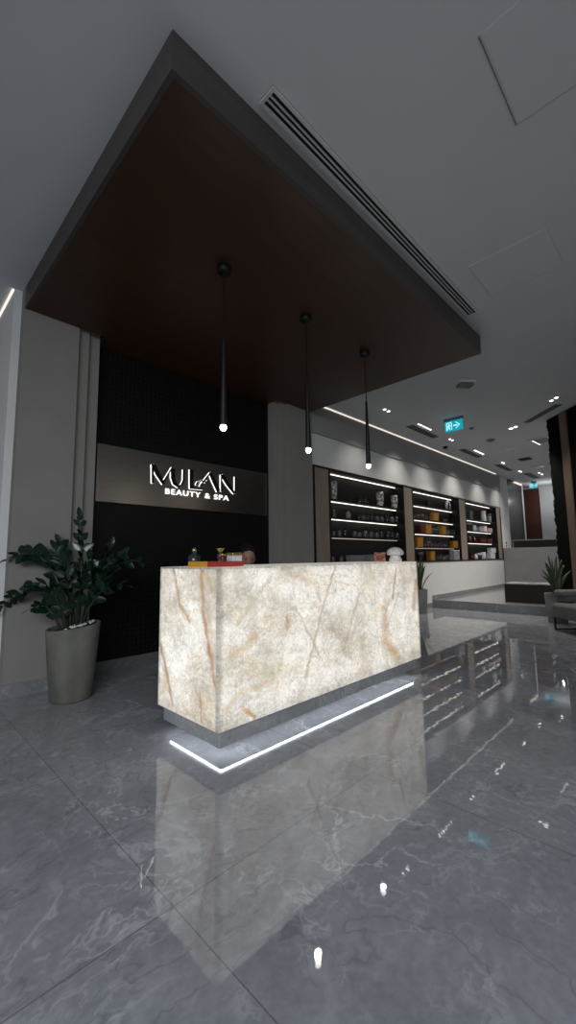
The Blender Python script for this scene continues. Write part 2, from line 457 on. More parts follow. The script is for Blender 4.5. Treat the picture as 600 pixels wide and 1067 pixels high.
# far hallway
struct('wall_hall_panel', box(nb(), 15.15, 16.85, WY+.01, 4.8, 0, ZC), MT['mirror'])
bm = box(nb(), 16.85, 17.15, 4.45, 5.5, 0, ZC); box(bm, 17.9, 18.3, -4, 4.10, 0, ZC); box(bm, 17.9, 18.3, 4.76, 5.6, 0, ZC); box(bm, 17.9, 18.3, 4.1, 4.76, 3.72, ZC)
struct('wall_far', bm, MT['wall'])
d1 = struct('door_1', box(nb(), 17.98, 18.06, 4.10, 4.76, STEP, 3.72), MT['doorred'])
struct('door_leaf', box(nb(), 17.95, 17.985, 4.16, 4.72, STEP, 2.32), MT['walnut'], parent=d1)
# baseboards
struct('baseboard_left', box(nb(), .785, .80, 4.405, 9, 0, .12), MT['base'], .003)
struct('baseboard_pillar', box(nb(), .852, 1.37, PY-.015, PY-.001, 0, .12), MT['base'], .003)
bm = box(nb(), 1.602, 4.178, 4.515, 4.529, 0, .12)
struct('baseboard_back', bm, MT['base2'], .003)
struct('baseboard_shelves', box(nb(), 4.96, 9.155, WY-.016, WY-.001, 0, .11), MT['base'], .003)
struct('baseboard_platform', box(nb(), 9.165, 14.28, WY-.016, WY-.001, STEP+.001, STEP+.09), MT['base'], .003)

# cove strips of light
st = tag(obj('cove_light_strip', box(nb(), 4.96, 13.95, WY-.05, WY-.037, ZC-.020, ZC-.004), MT['ledc']), 'long warm cove light strip along the ceiling above the shelf wall', 'light strip')
tag(obj('cove_light_strip', box(nb(), .784, .799, 4.43, 8.9, ZC-.016, ZC-.003), MT['ledc']), 'warm cove light strip on top of the wall beside the big planter', 'light strip')
tag(obj('cove_light_strip', box(nb(), 15.9, 16.8, WY-.03, WY-.005, ZC-.05, ZC-.01), MT['ledc']), 'short warm light strip above the dark hallway panel', 'light strip')

# ------------------------------------------------------------------ diagonal moss wall, right
DG = math.radians(45)
A = Vector((8.46, 1.27, 0)); U = Vector((1, 1, 0)).normalized(); NN = Vector((1, -1, 0)).normalized()
def dg(bm):   # local (along the wall, behind it, up) to world
    for v in bm.verts:
        w = A + U*v.co.x + NN*v.co.y; v.co = Vector((w.x, w.y, v.co.z))
    return bm
struct('wall_right', dg(box(nb(), -4.2, .80, .10, .3, 0, ZC)), MT['wall'])
ms = thing('moss_wall_panel', 'tall black moss wall panel with a ragged edge beside the sofa', 'wall panel', tuple(A))
bm = nb(); prof = []
nseg = 60
for i in range(nseg+1):
    z = .2 + (ZC-.203)*i/nseg if i else .05
    prof.append((.825+random.uniform(-.022, .022), z))
poly = [(-4.0, ZC-.003), (-4.0, .05)] + prof
prism(bm, poly, 0.012, .095); dg(bm)
obj('moss_face', bm, MT['moss'], ms)
bm = nb()
for i in range(420):
    z = random.uniform(.06, ZC-.05); u = .835+random.uniform(-.012, .022)
    ell(bm, (u, random.uniform(.02, .09), z), (random.uniform(.008, .018), .015, random.uniform(.012, .028)), 6, 4)
dg(bm); obj('moss_fringe', bm, MT['mossedge'], ms, smooth=True)
for i, u in enumerate((.36, -.75, -1.9)):
    obj('wood_strip', dg(box(nb(), u-.09, u+.09, -.012, .03, .06, ZC-.01)), MT['oakd'], ms)

# ------------------------------------------------------------------ canopy over the counter
cn = thing('wooden_canopy', 'large dark red-brown wooden canopy hanging below the ceiling over the counter', 'canopy', (2.9, 3.0, ZB))
bm = nb(); t = .03
X0, X1, Y0, Y1 = .868, 4.921, 1.608, 4.30
box(bm, X0, X1, Y0, Y0+t, ZB, ZC-.002); box(bm, X0, X0+t, Y0+t, Y1, ZB, ZC-.002); box(bm, X1-t, X1, Y0+t, Y1, ZB, ZC-.002)
obj('fascia', bm, MT['fascia'], cn)
bm = box(nb(), X0+t, X1-t, Y0+t, Y1, ZB+.001, ZB+.03); box(bm, 1.605, 4.175, Y1, 4.525, ZB+.001, ZB+.03)
obj('soffit_panel', bm, MT['soffit'], cn)

# ------------------------------------------------------------------ reception counter
CX0, CX1, CY0, CY1, ZT, ZS, ZBAND = 1.476, 3.927, 2.038, 2.746, 1.12, .176, .076
ct = thing('reception_counter', 'long glowing cream onyx reception counter with brown veins', 'counter', ((CX0+CX1)/2, (CY0+CY1)/2, 0))
def fv(pts): return [(at(x, y, 1, CY0).x, at(x, y, 1, CY0).z) for x, y in pts]
def sv(pts): return [(at(x, y, 0, CX0).y, at(x, y, 0, CX0).z) for x, y in pts]
BR, GR, TN, OR = (.36, .19, .07), (.44, .38, .30), (.55, .40, .22), (.55, .27, .05)
front_veins = [
    (fv([(349.4, 588), (335, 638), (318.4, 706)]), .016, (.42, .33, .22), .85),
    (fv([(309, 634), (338, 694)]), .012, GR, .65),
    (fv([(412.7, 593), (408.9, 623)]), .022, BR, .85),
    (fv([(401, 634), (401.5, 652), (402, 668), (413, 684)]), .075, (.50, .30, .13), .8),
    (fv([(416, 618), (401, 658)]), .016, GR, .75),
    (fv([(375, 618), (367.5, 642), (358.5, 676)]), .022, (.42, .33, .27), .75),
    (fv([(433, 606), (430.5, 634)]), .05, BR, .8),
    (fv([(252.5, 738.7), (266, 748)]), .016, OR, .95),
    (fv([(301, 644), (298, 654)]), .03, BR, .7),
    (fv([(240, 682), (252, 676), (266, 664)]), .05, TN, .7),
    (fv([(234, 742), (247, 725), (285, 708)]), .03, TN, .6),
    (fv([(310, 598), (330, 612), (334, 632)]), .03, TN, .55),
    (fv([(247, 650), (262, 632), (282, 600)]), .022, (.50, .44, .32), .6),
    (fv([(285, 732), (290, 702), (296, 676)]), .014, TN, .5),
    (fv([(388, 598), (392, 640), (396, 690)]), .016, GR, .4),
    (fv([(420, 600), (409, 618), (401, 640)]), .014, GR, .55),
    (fv([(340, 600), (372, 612), (399, 632)]), .012, TN, .45),
    (fv([(240, 612), (275, 628), (300, 655)]), .02, GR, .35),
]
side_veins = [
    (sv([(181, 593), (187.5, 630), (197.5, 647)]), .022, BR, .85),
    (sv([(210, 593), (211.5, 635), (219, 680), (225.5, 718)]), .026, (.40, .18, .05), 1.),
    (sv([(207, 600), (216, 640), (222, 690)]), .055, (.50, .36, .24), .6),
    (sv([(167.5, 672), (173, 700), (180, 735)]), .024, BR, .9),
    (sv([(207, 722), (210, 752)]), .018, BR, .7),
    (sv([(190, 733), (198, 745)]), .022, TN, .7),
    (sv([(214, 600), (226, 622)]), .03, TN, .6),
    (sv([(196, 618), (212, 628)]), .03, (.45, .40, .34), .6),
    (sv([(172, 640), (190, 690), (205, 720)]), .016, (.55, .5, .45), .4),
]
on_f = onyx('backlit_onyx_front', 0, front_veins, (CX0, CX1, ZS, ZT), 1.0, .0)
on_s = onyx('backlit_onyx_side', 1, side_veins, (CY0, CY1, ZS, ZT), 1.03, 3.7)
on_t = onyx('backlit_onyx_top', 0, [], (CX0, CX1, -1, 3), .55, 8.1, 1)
for m_, sh in ((on_f, (0, 0, 0)), (on_s, (0, 0, 0)), (on_t, (0, 0, 0))):
    # slab coordinates are world metres: undo the counter's own origin
    nt = m_.node_tree
    tc = [n for n in nt.nodes if n.type == 'TEX_COORD'][0]
    add = nt.nodes.new('ShaderNodeVectorMath'); add.operation = 'ADD'; add.inputs[1].default_value = ((CX0+CX1)/2, (CY0+CY1)/2, 0)
    for l in list(nt.links):
        if l.from_node == tc:
            s_ = l.to_socket; nt.links.remove(l); nt.links.new(add.outputs[0], s_)
    nt.links.new(tc.outputs['Object'], add.inputs[0])
T = .03
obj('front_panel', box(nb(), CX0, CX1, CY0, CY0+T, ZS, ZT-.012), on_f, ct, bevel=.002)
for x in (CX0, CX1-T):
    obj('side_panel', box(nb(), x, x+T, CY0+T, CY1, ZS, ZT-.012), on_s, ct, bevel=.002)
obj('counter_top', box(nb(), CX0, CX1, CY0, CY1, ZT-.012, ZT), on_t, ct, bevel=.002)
bm = box(nb(), CX0+T, CX1-T, CY1-.05, CY1-.02, ZS, ZT-.013); box(bm, CX0+T, CX1-T, CY0+T, CY1-.05, ZS, ZS+.02)
obj('rear_carcass', bm, MT['dkwood'], ct)
obj('plinth_band', box(nb(), CX0+.03, CX1-.03, CY0+.03, CY1-.03, ZBAND, ZS), MT['plinth'], ct, bevel=.003)
obj('recessed_base', box(nb(), CX0+.22, CX1-.22, CY0+.22, CY1-.10, 0, ZBAND-.005), MT['plinth'], ct)
bm = nb(); e = .064; w = .0055
box(bm, CX0+e, CX1-e, CY0+e, CY0+e+w, ZBAND-.010, ZBAND); box(bm, CX0+e, CX0+e+w, CY0+e+w, CY1-e, ZBAND-.010, ZBAND)
obj('led_strip', bm, MT['ledf'], ct)
obj('underside_panel', box(nb(), CX0+.08, CX1-.08, CY0+.08, CY1-.08, ZBAND-.004, ZBAND-.0005), MT['white'], ct)

# ------------------------------------------------------------------ things on the counter
bx = thing('flat_gift_box', 'flat red box with an amber yellow end lying on the counter corner', 'box', (1.65, 2.31, ZT))
obj('box_body', box(nb(), 1.504, 1.80, 2.205, 2.415, ZT+.001, ZT+.036), MT['red'], bx, bevel=.002)
obj('box_end', box(nb(), 1.499, 1.5035, 2.203, 2.417, ZT+.001, ZT+.037), MT['yellow'], bx)

def bottle_bm(r, h, neck=.35, shoulder=.68, cap=True, c=(0, 0, 0)):
    return lathe(nb(), [(0, 0), (r*.92, 0), (r, h*.03), (r, h*shoulder*.92), (r*.85, h*shoulder), (r*neck, h*(shoulder+.1)), (r*neck, h*.9), (0, h*.9)], c, 20)

b = thing('dark_bottle', 'tall dark bottle with gold tip standing behind the red flat box', 'bottle', (1.61, 2.52, ZT))
obj('bottle_body', bottle_bm(.042, .115, .3), MT['dglass'], b, True, local=True)
obj('stopper', lathe(nb(), [(0, .1), (.013, .1), (.017, .115), (.012, .128), (0, .133)], seg=16), MT['gold'], b, True, local=True)
b = thing('gold_figurine', 'small gold and dark ornament with a flared top behind the red box', 'ornament', (1.82, 2.50, ZT))
obj('figure_body', lathe(nb(), [(0, 0), (.034, 0), (.030, .02), (.018, .045), (.026, .07), (.016, .09), (.012, .10), (0, .10)], seg=18), MT['dbrown'], b, True, local=True)
obj('flared_top', lathe(nb(), [(0, .1), (.012, .1), (.018, .112), (.03, .124), (.03, .13), (0, .13)], seg=18), MT['gold'], b, True, local=True)
b = thing('candle_holder', 'little gold holder with dark red body next to the white jar', 'ornament', (1.79, 2.43, ZT))
obj('holder_body', lathe(nb(), [(0, 0), (.022, 0), (.018, .03), (.024, .06), (.02, .075), (0, .075)], seg=16), MT['dred'], b, True, local=True)
obj('holder_rim', lathe(nb(), [(.019, .075), (.024, .08), (.024, .088), (0, .088)], seg=16), MT['gold'], b, True, local=True)
b = thing('white_jar', 'square white jar with a gold lid behind the red flat box', 'jar', (1.95, 2.50, ZT))
obj('jar_body', box(nb(), -.045, .045, -.04, .04, 0, .075), MT['wbox'], b, bevel=.006, local=True)
obj('jar_lid', box(nb(), -.047, .047, -.042, .042, .0755, .098), MT['gold'], b, bevel=.006, local=True)

# coral ornament and coloured card at the far end
b = thing('coral_ornament', 'white domed coral ornament on the far end of the counter', 'ornament', (3.79, 2.20, ZT))
bm = ell(nb(), (0, 0, .088), (.085, .085, .058), 40, 24)
for v in bm.verts:
    if v.co.z < .075: v.co.z = .075 - (.075-v.co.z)*.35
    d = v.co - Vector((0, 0, .088)); a = math.atan2(d.y, d.x)
    v.co += d*(.05*math.sin(14*a)*math.sin(22*d.z/.06+3*a) + random.uniform(-.02, .02))
obj('coral_head', bm, MT['coral'], b, True, local=True)
bm = lathe(nb(), [(0, .001), (.062, .001), (.066, .02), (.052, .045), (.05, .07), (0, .07)], seg=24)
obj('coral_foot', bm, MT['coral'], b, True, local=True)
b = thing('picture_card', 'small coloured red card standing beside the white coral ornament', 'card', (3.66, 2.30, ZT))
obj('card_face', box(nb(), -.07, .07, -.004, .004, 0.001, .095), MT['picture'], b, local=True)
obj('card_foot', box(nb(), -.05, .05, .0045, .035, 0.001, .012), MT['black'], b, local=True)
b.rotation_euler = (0, 0, math.radians(-20))

# ------------------------------------------------------------------ sign on the tiled wall
SY = 4.50
sg = thing('wall_sign', 'brushed bronze sign panel with back-lit lettering on the black tiles', 'sign', (2.9, SY, 1.8))
obj('sign_panel', box(nb(), 1.65, 4.125, SY, 4.529, 1.80, 2.435), MT['steel'], sg, bevel=.002)
def S(x, y, yy):     # a point of the 600-px detail view of the lettering
    p = at(150+x/5.714, 470+y/5.714, 1, yy); return p.x, p.z
def stroke(pts, ws):
    P = [Vector(S(x, y, SY-.03)) for x, y in pts]
    if not isinstance(ws, (list, tuple)): ws = [ws]*len(P)
    ws = [w_*.00225 for w_ in ws]; L, R = [], []
    for i, p in enumerate(P):
        t_ = (P[min(i+1, len(P)-1)] - P[max(i-1, 0)]).normalized(); n_ = Vector((-t_.y, t_.x))
        L.append(p+n_*ws[i]/2); R.append(p-n_*ws[i]/2)
    return [tuple(q) for q in L + R[::-1]]
LET = {
 'M': [([(52, 78), (54, 192)], [9, 11]), ([(56, 80), (84, 138), (118, 196)], [24, 24, 14]), ([(112, 192), (138, 150), (170, 96)], [8, 8, 6])],
 'U': [([(174, 104), (174, 160), (184, 192), (204, 210), (224, 203), (236, 175), (238, 110)], [24, 24, 22, 14, 9, 8, 8])],
 'L': [([(284, 110), (284, 216)], [22, 22]), ([(274, 219), (354, 226)], [9, 9])],
 'A': [([(312, 200), (322, 184), (345, 178), (368, 184), (384, 176)], [6, 8, 8, 8, 6]), ([(334, 208), (366, 168), (396, 130)], [6, 8, 8]), ([(394, 128), (420, 182), (446, 240)], [18, 26, 24])],
 'N': [([(462, 140), (463, 240)], [8, 9]), ([(466, 142), (500, 196), (540, 252)], [22, 24, 14]), ([(546, 152), (545, 252)], [9, 8])],
}
for ch, sts in LET.items():
    halo, face = nb(), nb()
    for pts, ws in sts:
        poly = stroke(pts, ws)
        prism(face, poly, SY-.031, SY-.018)
        wide = stroke(pts, [w_+2.5 for w_ in (ws if isinstance(ws, list) else [ws]*len(pts))])
        prism(halo, wide, SY-.008, SY-.001)
    f_ = obj('letter', face, MT['blackm'], sg)
    obj('letter_halo', halo, MT['halo'], f_)
# second line of lettering
for wd, xa, xb, ya, yb in (('BEAUTY', 126, 333, 230, 284), ('&', 362, 390, 257, 290), ('SPA', 416, 502, 264, 301)):
    cu = bpy.data.curves.new('tagline', 'FONT'); cu.body = wd; cu.size = .1; cu.extrude = .005; cu.space_character = 1.22
    to = bpy.data.objects.new('tagline', cu); C.objects.link(to); bpy.context.view_layer.update()
    me = bpy.data.meshes.new_from_object(to.evaluated_get(bpy.context.evaluated_depsgraph_get()))
    bpy.data.objects.remove(to)
    lo = S(xa, (ya+yb)/2, SY); hi = S(xb, (ya+yb)/2 + (xb-xa)*.085, SY)
    xs = [v.co.x for v in me.vertices]; ys = [v.co.y for v in me.vertices]
    k = (hi[0]-lo[0])/(max(xs)-min(xs)); ky = .066/(max(ys)-min(ys)); zc = 1.993
    for v in me.vertices:
        v.co = Vector(((v.co.x-min(xs))*k+lo[0]-2.9, -v.co.z - .008, (v.co.y-(min(ys)+max(ys))/2)*ky + zc - 1.8))
    me.materials.append(MT['halo'])
    tl = bpy.data.objects.new('word_lettering', me); C.objects.link(tl); tl.parent = sg

# ------------------------------------------------------------------ pendants
def pendant():
    t_ = thing('pendant_lamp', '', 'lamp', (0, 0, 0), 0, 'pendant lamps over the counter')
    obj('ceiling_cup', lathe(nb(), [(0, 0), (.052, 0), (.056, -.006), (.056, -.05), (.05, -.056), (0, -.056)], seg=28), MT['blackm'], t_, True, local=True)
    obj('cord', tube(nb(), [(0, 0, -.056), (0, 0, -.62)], .005, 8), MT['blackm'], t_, local=True)
    obj('tube_shade', lathe(nb(), [(0, -.60), (.011, -.60), (.014, -.63), (.027, -1.325), (.024, -1.335), (0, -1.335)], seg=24), MT['blackm'], t_, True, local=True)
    obj('bulb', ell(nb(), (0, 0, -1.352), (.027, .027, .030), 20, 14), MT['bulb'], t_, True, local=True)
    return t_
p0 = pendant()
for i, (x, lb) in enumerate(((1.875, 'slim black pendant lamp in front of the sign, over the counter corner'), (2.87, 'slim black pendant lamp hanging before the pale stepped pillar'), (3.885, 'slim black pendant lamp hanging in front of the lit shelves'))):
    if i == 0: p0.location = (x, 2.545, ZB); p0['label'] = lb
    else: dup(p0, (x, 2.545, ZB), lb)

# ------------------------------------------------------------------ ceiling fittings
def slot_vent(name, label, x0, x1, y0, y1, n, rows=True, mt='grille', group=None, z=ZC):
    """bar grille along its local x"""
    L, W_ = x1-x0, y1-y0
    t_ = thing(name, label, 'vent', ((x0+x1)/2, (y0+y1)/2, z), 0, group)
    bm = box(nb(), -L/2, L/2, -W_/2, W_/2, -.004, .0)
    obj('backing', bm, MT['slot'], t_, local=True)
    bm = nb(); fr = W_*.16
    box(bm, -L/2, L/2, -W_/2, -W_/2+fr, -.014, -.0045); box(bm, -L/2, L/2, W_/2-fr, W_/2, -.014, -.0045)
    box(bm, -L/2, -L/2+fr, -W_/2+fr, W_/2-fr, -.014, -.0045); box(bm, L/2-fr, L/2, -W_/2+fr, W_/2-fr, -.014, -.0045)
    obj('frame', bm, MT[mt], t_, local=True)
    bm = nb(); inner = W_-2*fr; pitch = inner/n
    for i in range(1, n):
        y = -inner/2 + pitch*i; box(bm, -L/2+fr, L/2-fr, y-pitch*.18, y+pitch*.18, -.012, -.0045)
    obj('slats', bm, MT[mt], t_, local=True)
    return t_
slot_vent('linear_vent', 'long white three-slot ceiling vent along the canopy edge', 1.385, 4.40, 1.435, 1.555, 3)
VG = 'grey ceiling vents along the shelf wall'
slot_vent('ceiling_vent', 'grey ceiling vent above the first shelf bay beside a row of spots', 7.40, 8.56, 3.79, 3.93, 5, mt='greyvent', group=VG)
slot_vent('ceiling_vent', 'grey ceiling vent behind the cyan exit sign beside a light row', 10.04, 11.18, 3.81, 3.95, 5, mt='greyvent', group=VG)
slot_vent('ceiling_vent', 'small far grey ceiling vent above the third shelf bay', 12.54, 13.70, 3.80, 3.94, 5, mt='greyvent', group=VG)
slot_vent('ceiling_vent', 'farthest dark ceiling vent before the hallway', 14.6, 15.8, 3.55, 3.75, 4, mt='greyvent', group=VG)
v_ = slot_vent('ceiling_vent', 'long grey ceiling vent set at an angle near the moss wall', -.48, .48, -.06, .06, 4, mt='greyvent'); v_.location = (8.58, 1.82, ZC); v_.rotation_euler = (0, 0, DG)
v_ = slot_vent('ceiling_vent', 'wide dark-slotted ceiling vent touching the moss wall edge', -.32, .32, -.20, .20, 6, mt='white'); v_.location = (10.62, 2.27, ZC); v_.rotation_euler = (0, 0, math.radians(-8))

def downlight(label, loc, rotz, n, gap, r=.036, group=None, cat='downlight'):
    r *= .72
    t_ = thing('ceiling_downlight', label, cat, loc, rotz, group)
    L = gap*(n-1)/2 + r*1.5
    bm = box(nb(), -L, L, -r*1.5, r*1.5, -.006, 0)
    obj('trim_plate', bm, MT['white'], t_, bevel=.002, local=True)
    for i in range(n):
        x = gap*(i-(n-1)/2)
        obj('lens', lathe(nb(), [(0, -.0065), (r, -.0065), (r, -.010), (r*.8, -.014), (0, -.016)], (x, 0, 0), 18), MT['spot'], t_, True, local=True)
    return t_
downlight('twin downlight nearest the canopy, above the first shelf bay', (6.30, 3.71, ZC), 0, 2, .13)
downlight('row of six spots beside the first grey vent', (7.69, 3.68, ZC), 0, 6, .10, .026)
downlight('twin downlight in the ceiling just past the exit sign', (9.0, 3.70, ZC), 0, 2, .13, .034)
downlight('row of six spots beside the vent behind the exit sign', (10.65, 3.69, ZC), 0, 6, .11, .028)
downlight('small twin downlight above the third shelf bay', (12.4, 3.67, ZC), 0, 2, .14)
downlight('small twin downlight near the hallway end of the shelf wall', (14.1, 3.70, ZC), 0, 2, .16, .04)
downlight('twin downlight in the middle of the ceiling', (9.09, 2.45, ZC), math.radians(60), 2, .12, .05)
downlight('twin downlight above the end of the angled vent', (7.89, 1.48, ZC), DG, 2, .13, .036)
downlight('row of five spots close to the moss wall edge', (10.72, 2.43, ZC), math.radians(-4), 5, .11, .03)
downlight('far twin downlight in the hallway ceiling', (15.0, 3.35, ZC), 0, 2, .35, .04)

def round_det(label, loc, r, h, mt='white', name='smoke_detector', cat='smoke detector'):
    t_ = thing(name, label, cat, loc)
    obj('base', lathe(nb(), [(0, 0), (r, 0), (r, -h*.35), (r*.96, -h*.4), (0, -h*.4)], seg=28), MT[mt], t_, True, local=True)
    obj('sensor_head', lathe(nb(), [(r*.75, -h*.4), (r*.7, -h*.8), (r*.45, -h), (0, -h)], seg=28), MT[mt], t_, True, local=True)
    return t_
round_det('round ceiling detector right of the exit sign', (8.49, 3.06, ZC), .05, .03, 'greyvent')
round_det('round ceiling detector beyond the vents, mid ceiling', (9.68, 3.09, ZC), .09, .05, 'greyvent')
t_ = round_det('round flat ceiling speaker farther back', (10.95, 3.04, ZC), .12, .02, 'white', 'ceiling_speaker', 'speaker')
round_det('flat round ceiling disc near the hallway', (13.75, 3.11, ZC), .17, .02, 'white', 'ceiling_speaker', 'speaker')
t_ = thing('wall_camera', 'small black dome camera on the ceiling above the shelves', 'camera', (9.37, 4.0, ZC))
obj('mount', lathe(nb(), [(0, 0), (.06, 0), (.06, -.03), (0, -.03)], seg=20), MT['white'], t_, True, local=True)
obj('dome', ell(nb(), (0, 0, -.045), (.055, .055, .05), 18, 12), MT['blackm'], t_, True, local=True)
t_ = thing('ceiling_sensor', 'dark square ceiling diffuser in the far ceiling', 'vent', (12.36, 3.10, ZC))
obj('plate', box(nb(), -.17, .17, -.15, .15, -.012, 0), MT['greyvent'], t_, local=True)
bm = nb()
for i in range(4):
    r = .13-.032*i
    for a0, a1, c0, c1 in ((-r, r, -r, -r+.012), (-r, r, r-.012, r), (-r, -r+.012, -r+.012, r-.012), (r-.012, r, -r+.012, r-.012)): box(bm, a0, a1, c0, c1, -.02, -.0125)
obj('diffuser_rings', bm, MT['slot'], t_, local=True)
# emergency detector box near the canopy corner
t_ = thing('emergency_light', 'white box-shaped ceiling unit off the canopy corner', 'ceiling unit', (6.12, 2.26, ZC+.001), math.radians(-40))
bm = box(nb(), -.13, .13, -.09, .09, -.03, 0); obj('housing', bm, MT['white'], t_, bevel=.01, local=True)
obj('lens_cover', box(nb(), -.11, .11, -.07, .07, -.075, -.0305), MT['greyvent'], t_, bevel=.015, local=True)
# access hatches: thin strips coloured like a shadow groove
def hatch(label, x0, x1, y0, y1, dark=False):
    t_ = thing('access_hatch', label, 'access hatch', ((x0+x1)/2, (y0+y1)/2, ZC), 0, 'access hatches in the ceiling')
    obj('hatch_panel', box(nb(), x0+.008, x1-.008, y0+.008, y1-.008, ZC-.003, ZC), MT['ceiling'], t_)
    bm = nb(); g = .006
    box(bm, x0, x1, y1-g, y1, ZC-.0025, ZC); box(bm, x0, x0+g/2, y0, y1-g, ZC-.0025, ZC); box(bm, x1-g/2, x1, y0, y1-g, ZC-.0025, ZC); box(bm, x0, x1, y0, y0+g/3, ZC-.0025, ZC)
    obj('shadow_gap', bm, MT['faint'], t_)
    if dark: obj('shadow_edge', box(nb(), x0, x1, y1+.0005, y1+.0065, ZC-.0025, ZC), MT['greyvent'], t_)  # strip coloured for the shadow line along this side
hatch('square ceiling access hatch with a shadowed edge near the frame top', 1.97, 2.58, -.06, .55, True)
hatch('faint square ceiling access hatch beside the long vent', 3.62, 4.22, .62, 1.25)

# exit signs
def exit_sign(label, loc, w_, h_, rotz=0):
    t_ = thing('exit_sign', label, 'exit sign', loc, rotz, None)
    obj('mount_bar', box(nb(), -.03, .03, -w_/2-.01, w_/2+.01, -.05, 0), MT['greyvent'], t_, local=True)
    f_ = obj('sign_face', box(nb(), -.010, .010, -w_/2, w_/2, -.05-h_, -.0505), MT['cyan'], t_, bevel=.003, local=True)
    bm = nb(); k_ = h_/.2
    def q(pts):   # (y to the viewer's right is negative y) sign units
        A_ = [bm.verts.new((-.0125, -yy*k_, -.05-h_/2+zz*k_)) for yy, zz in pts]; bm.faces.new(A_)
    # doorway frame, running figure, arrow
    q([(-.135, -.075), (-.120, -.075), (-.120, .075), (-.135, .075)]); q([(-.12, .062), (-.03, .062), (-.03, .075), (-.12, .075)]); q([(-.042, -.075), (-.03, -.075), (-.03, .062), (-.042, .062)])
    q([(-.092, .028), (-.082, .024), (-.072, .028), (-.068, .038), (-.072, .048), (-.082, .052), (-.092, .048), (-.096, .038)])
    q([(-.096, .02), (-.072, .02), (-.078, -.02), (-.098, -.02)]); q([(-.076, .018), (-.048, .004), (-.050, -.006), (-.078, .006)]); q([(-.096, .016), (-.114, -.006), (-.106, -.012), (-.09, .006)])
    q([(-.09, -.02), (-.078, -.02), (-.060, -.042), (-.072, -.072), (-.082, -.068), (-.074, -.044)]); q([(-.098, -.02), (-.086, -.02), (-.096, -.05), (-.116, -.062), (-.118, -.052), (-.104, -.044)])
    q([(.0, -.012), (.075, -.012), (.075, .012), (.0, .012)]); q([(.055, .062), (.125, 0.), (.105, 0.), (.035, .062)]); q([(.125, 0.), (.055, -.062), (.035, -.062), (.105, 0.)])
    obj('pictogram', bm, MT['cyanw'], f_, local=True)
    return t_
exit_sign('cyan lit exit sign with running figure and arrow hanging from ceiling', (7.6, 3.06, ZC), .335, .20)
exit_sign('small far cyan exit sign in front of the red-brown door', (16.5, 3.92, ZC), .15, .20)

# ------------------------------------------------------------------ display shelving, three bays
CABY = 4.70
bays = [(5.52, 8.05, 'first', [2.16, 1.84, 1.504], 2.64), (8.45, 10.98, 'second', [2.327, 1.994, 1.67, 1.347], 2.64), (11.42, 13.85, 'third', [2.16, 1.84, 1.504], 2.64)]
outer = [(5.06, 8.05), (8.05, 10.98), (10.98, 14.26)]
lbl = ['dark built-in display shelving nearest the pillar with patterned vases', 'middle built-in display shelving holding several amber boxes', 'far built-in display shelving with pale and pink packages']
SH = {}
for bi, ((x0, x1, nm, zs, ztop), (ox0, ox1)) in enumerate(zip(bays, outer)):
    cb = thing('display_shelving', lbl[bi], 'shelving', ((x0+x1)/2, 4.55, 1.04), 0, 'built-in display shelving units')
    fy0 = WY-.012
    bm = box(nb(), ox0, ox1, fy0, CABY, 2.675, 2.712); box(bm, ox0, ox1, fy0, CABY, 1.033, 1.062)
    if bi == 0: box(bm, ox0, 5.11, fy0, CABY, 1.062, 2.675)
    box(bm, x0-.05, x0, fy0, CABY, 1.062, 2.675)
    if bi < 3: box(bm, x1-.012, x1, fy0+.002, CABY, 1.062, 2.675)
    if bi == 2: box(bm, 14.16, ox1, fy0, CABY, 1.062, 2.675)
    obj('frame', bm, MT['black'], cb)
    obj('back_panel', box(nb(), x0+.001, x1-.013, CABY-.02, CABY-.001, 1.0625, 2.6745), MT['backp'], cb)
    if bi == 0: obj('wood_panel', box(nb(), 5.111, 5.469, fy0+.004, CABY-.1, 1.063, 2.674), MT['oak'], cb)
    else: obj('wood_panel', box(nb(), ox0+.001, x0-.051, fy0+.004, CABY-.1, 1.063, 2.674), MT['oak'], cb)
    if bi == 2: obj('wood_panel', box(nb(), x1+.001, 14.159, fy0+.004, CABY-.1, 1.063, 2.674), MT['oak'], cb)
    obj('led_strip', box(nb(), x0+.005, x1-.02, 4.595, 4.61, ztop+.020, ztop+.033), MT['ledw'], cb)
    SH[bi] = []
    for si, z in enumerate(zs):
        s_ = obj('shelf', box(nb(), x0+.001, x1-.013, 4.44, CABY-.021, z+.012, z+.030), MT['black'], cb)
        dim = (bi == 1 and si == 3) or (bi == 0 and si == 2)
        obj('led_strip', box(nb(), x0+.005, x1-.02, 4.595, 4.61, z-.001, z+.0115), MT['ledd' if dim else 'ledw'], s_)
        SH[bi].append(z+.030)
    SH[bi].append(1.0622)

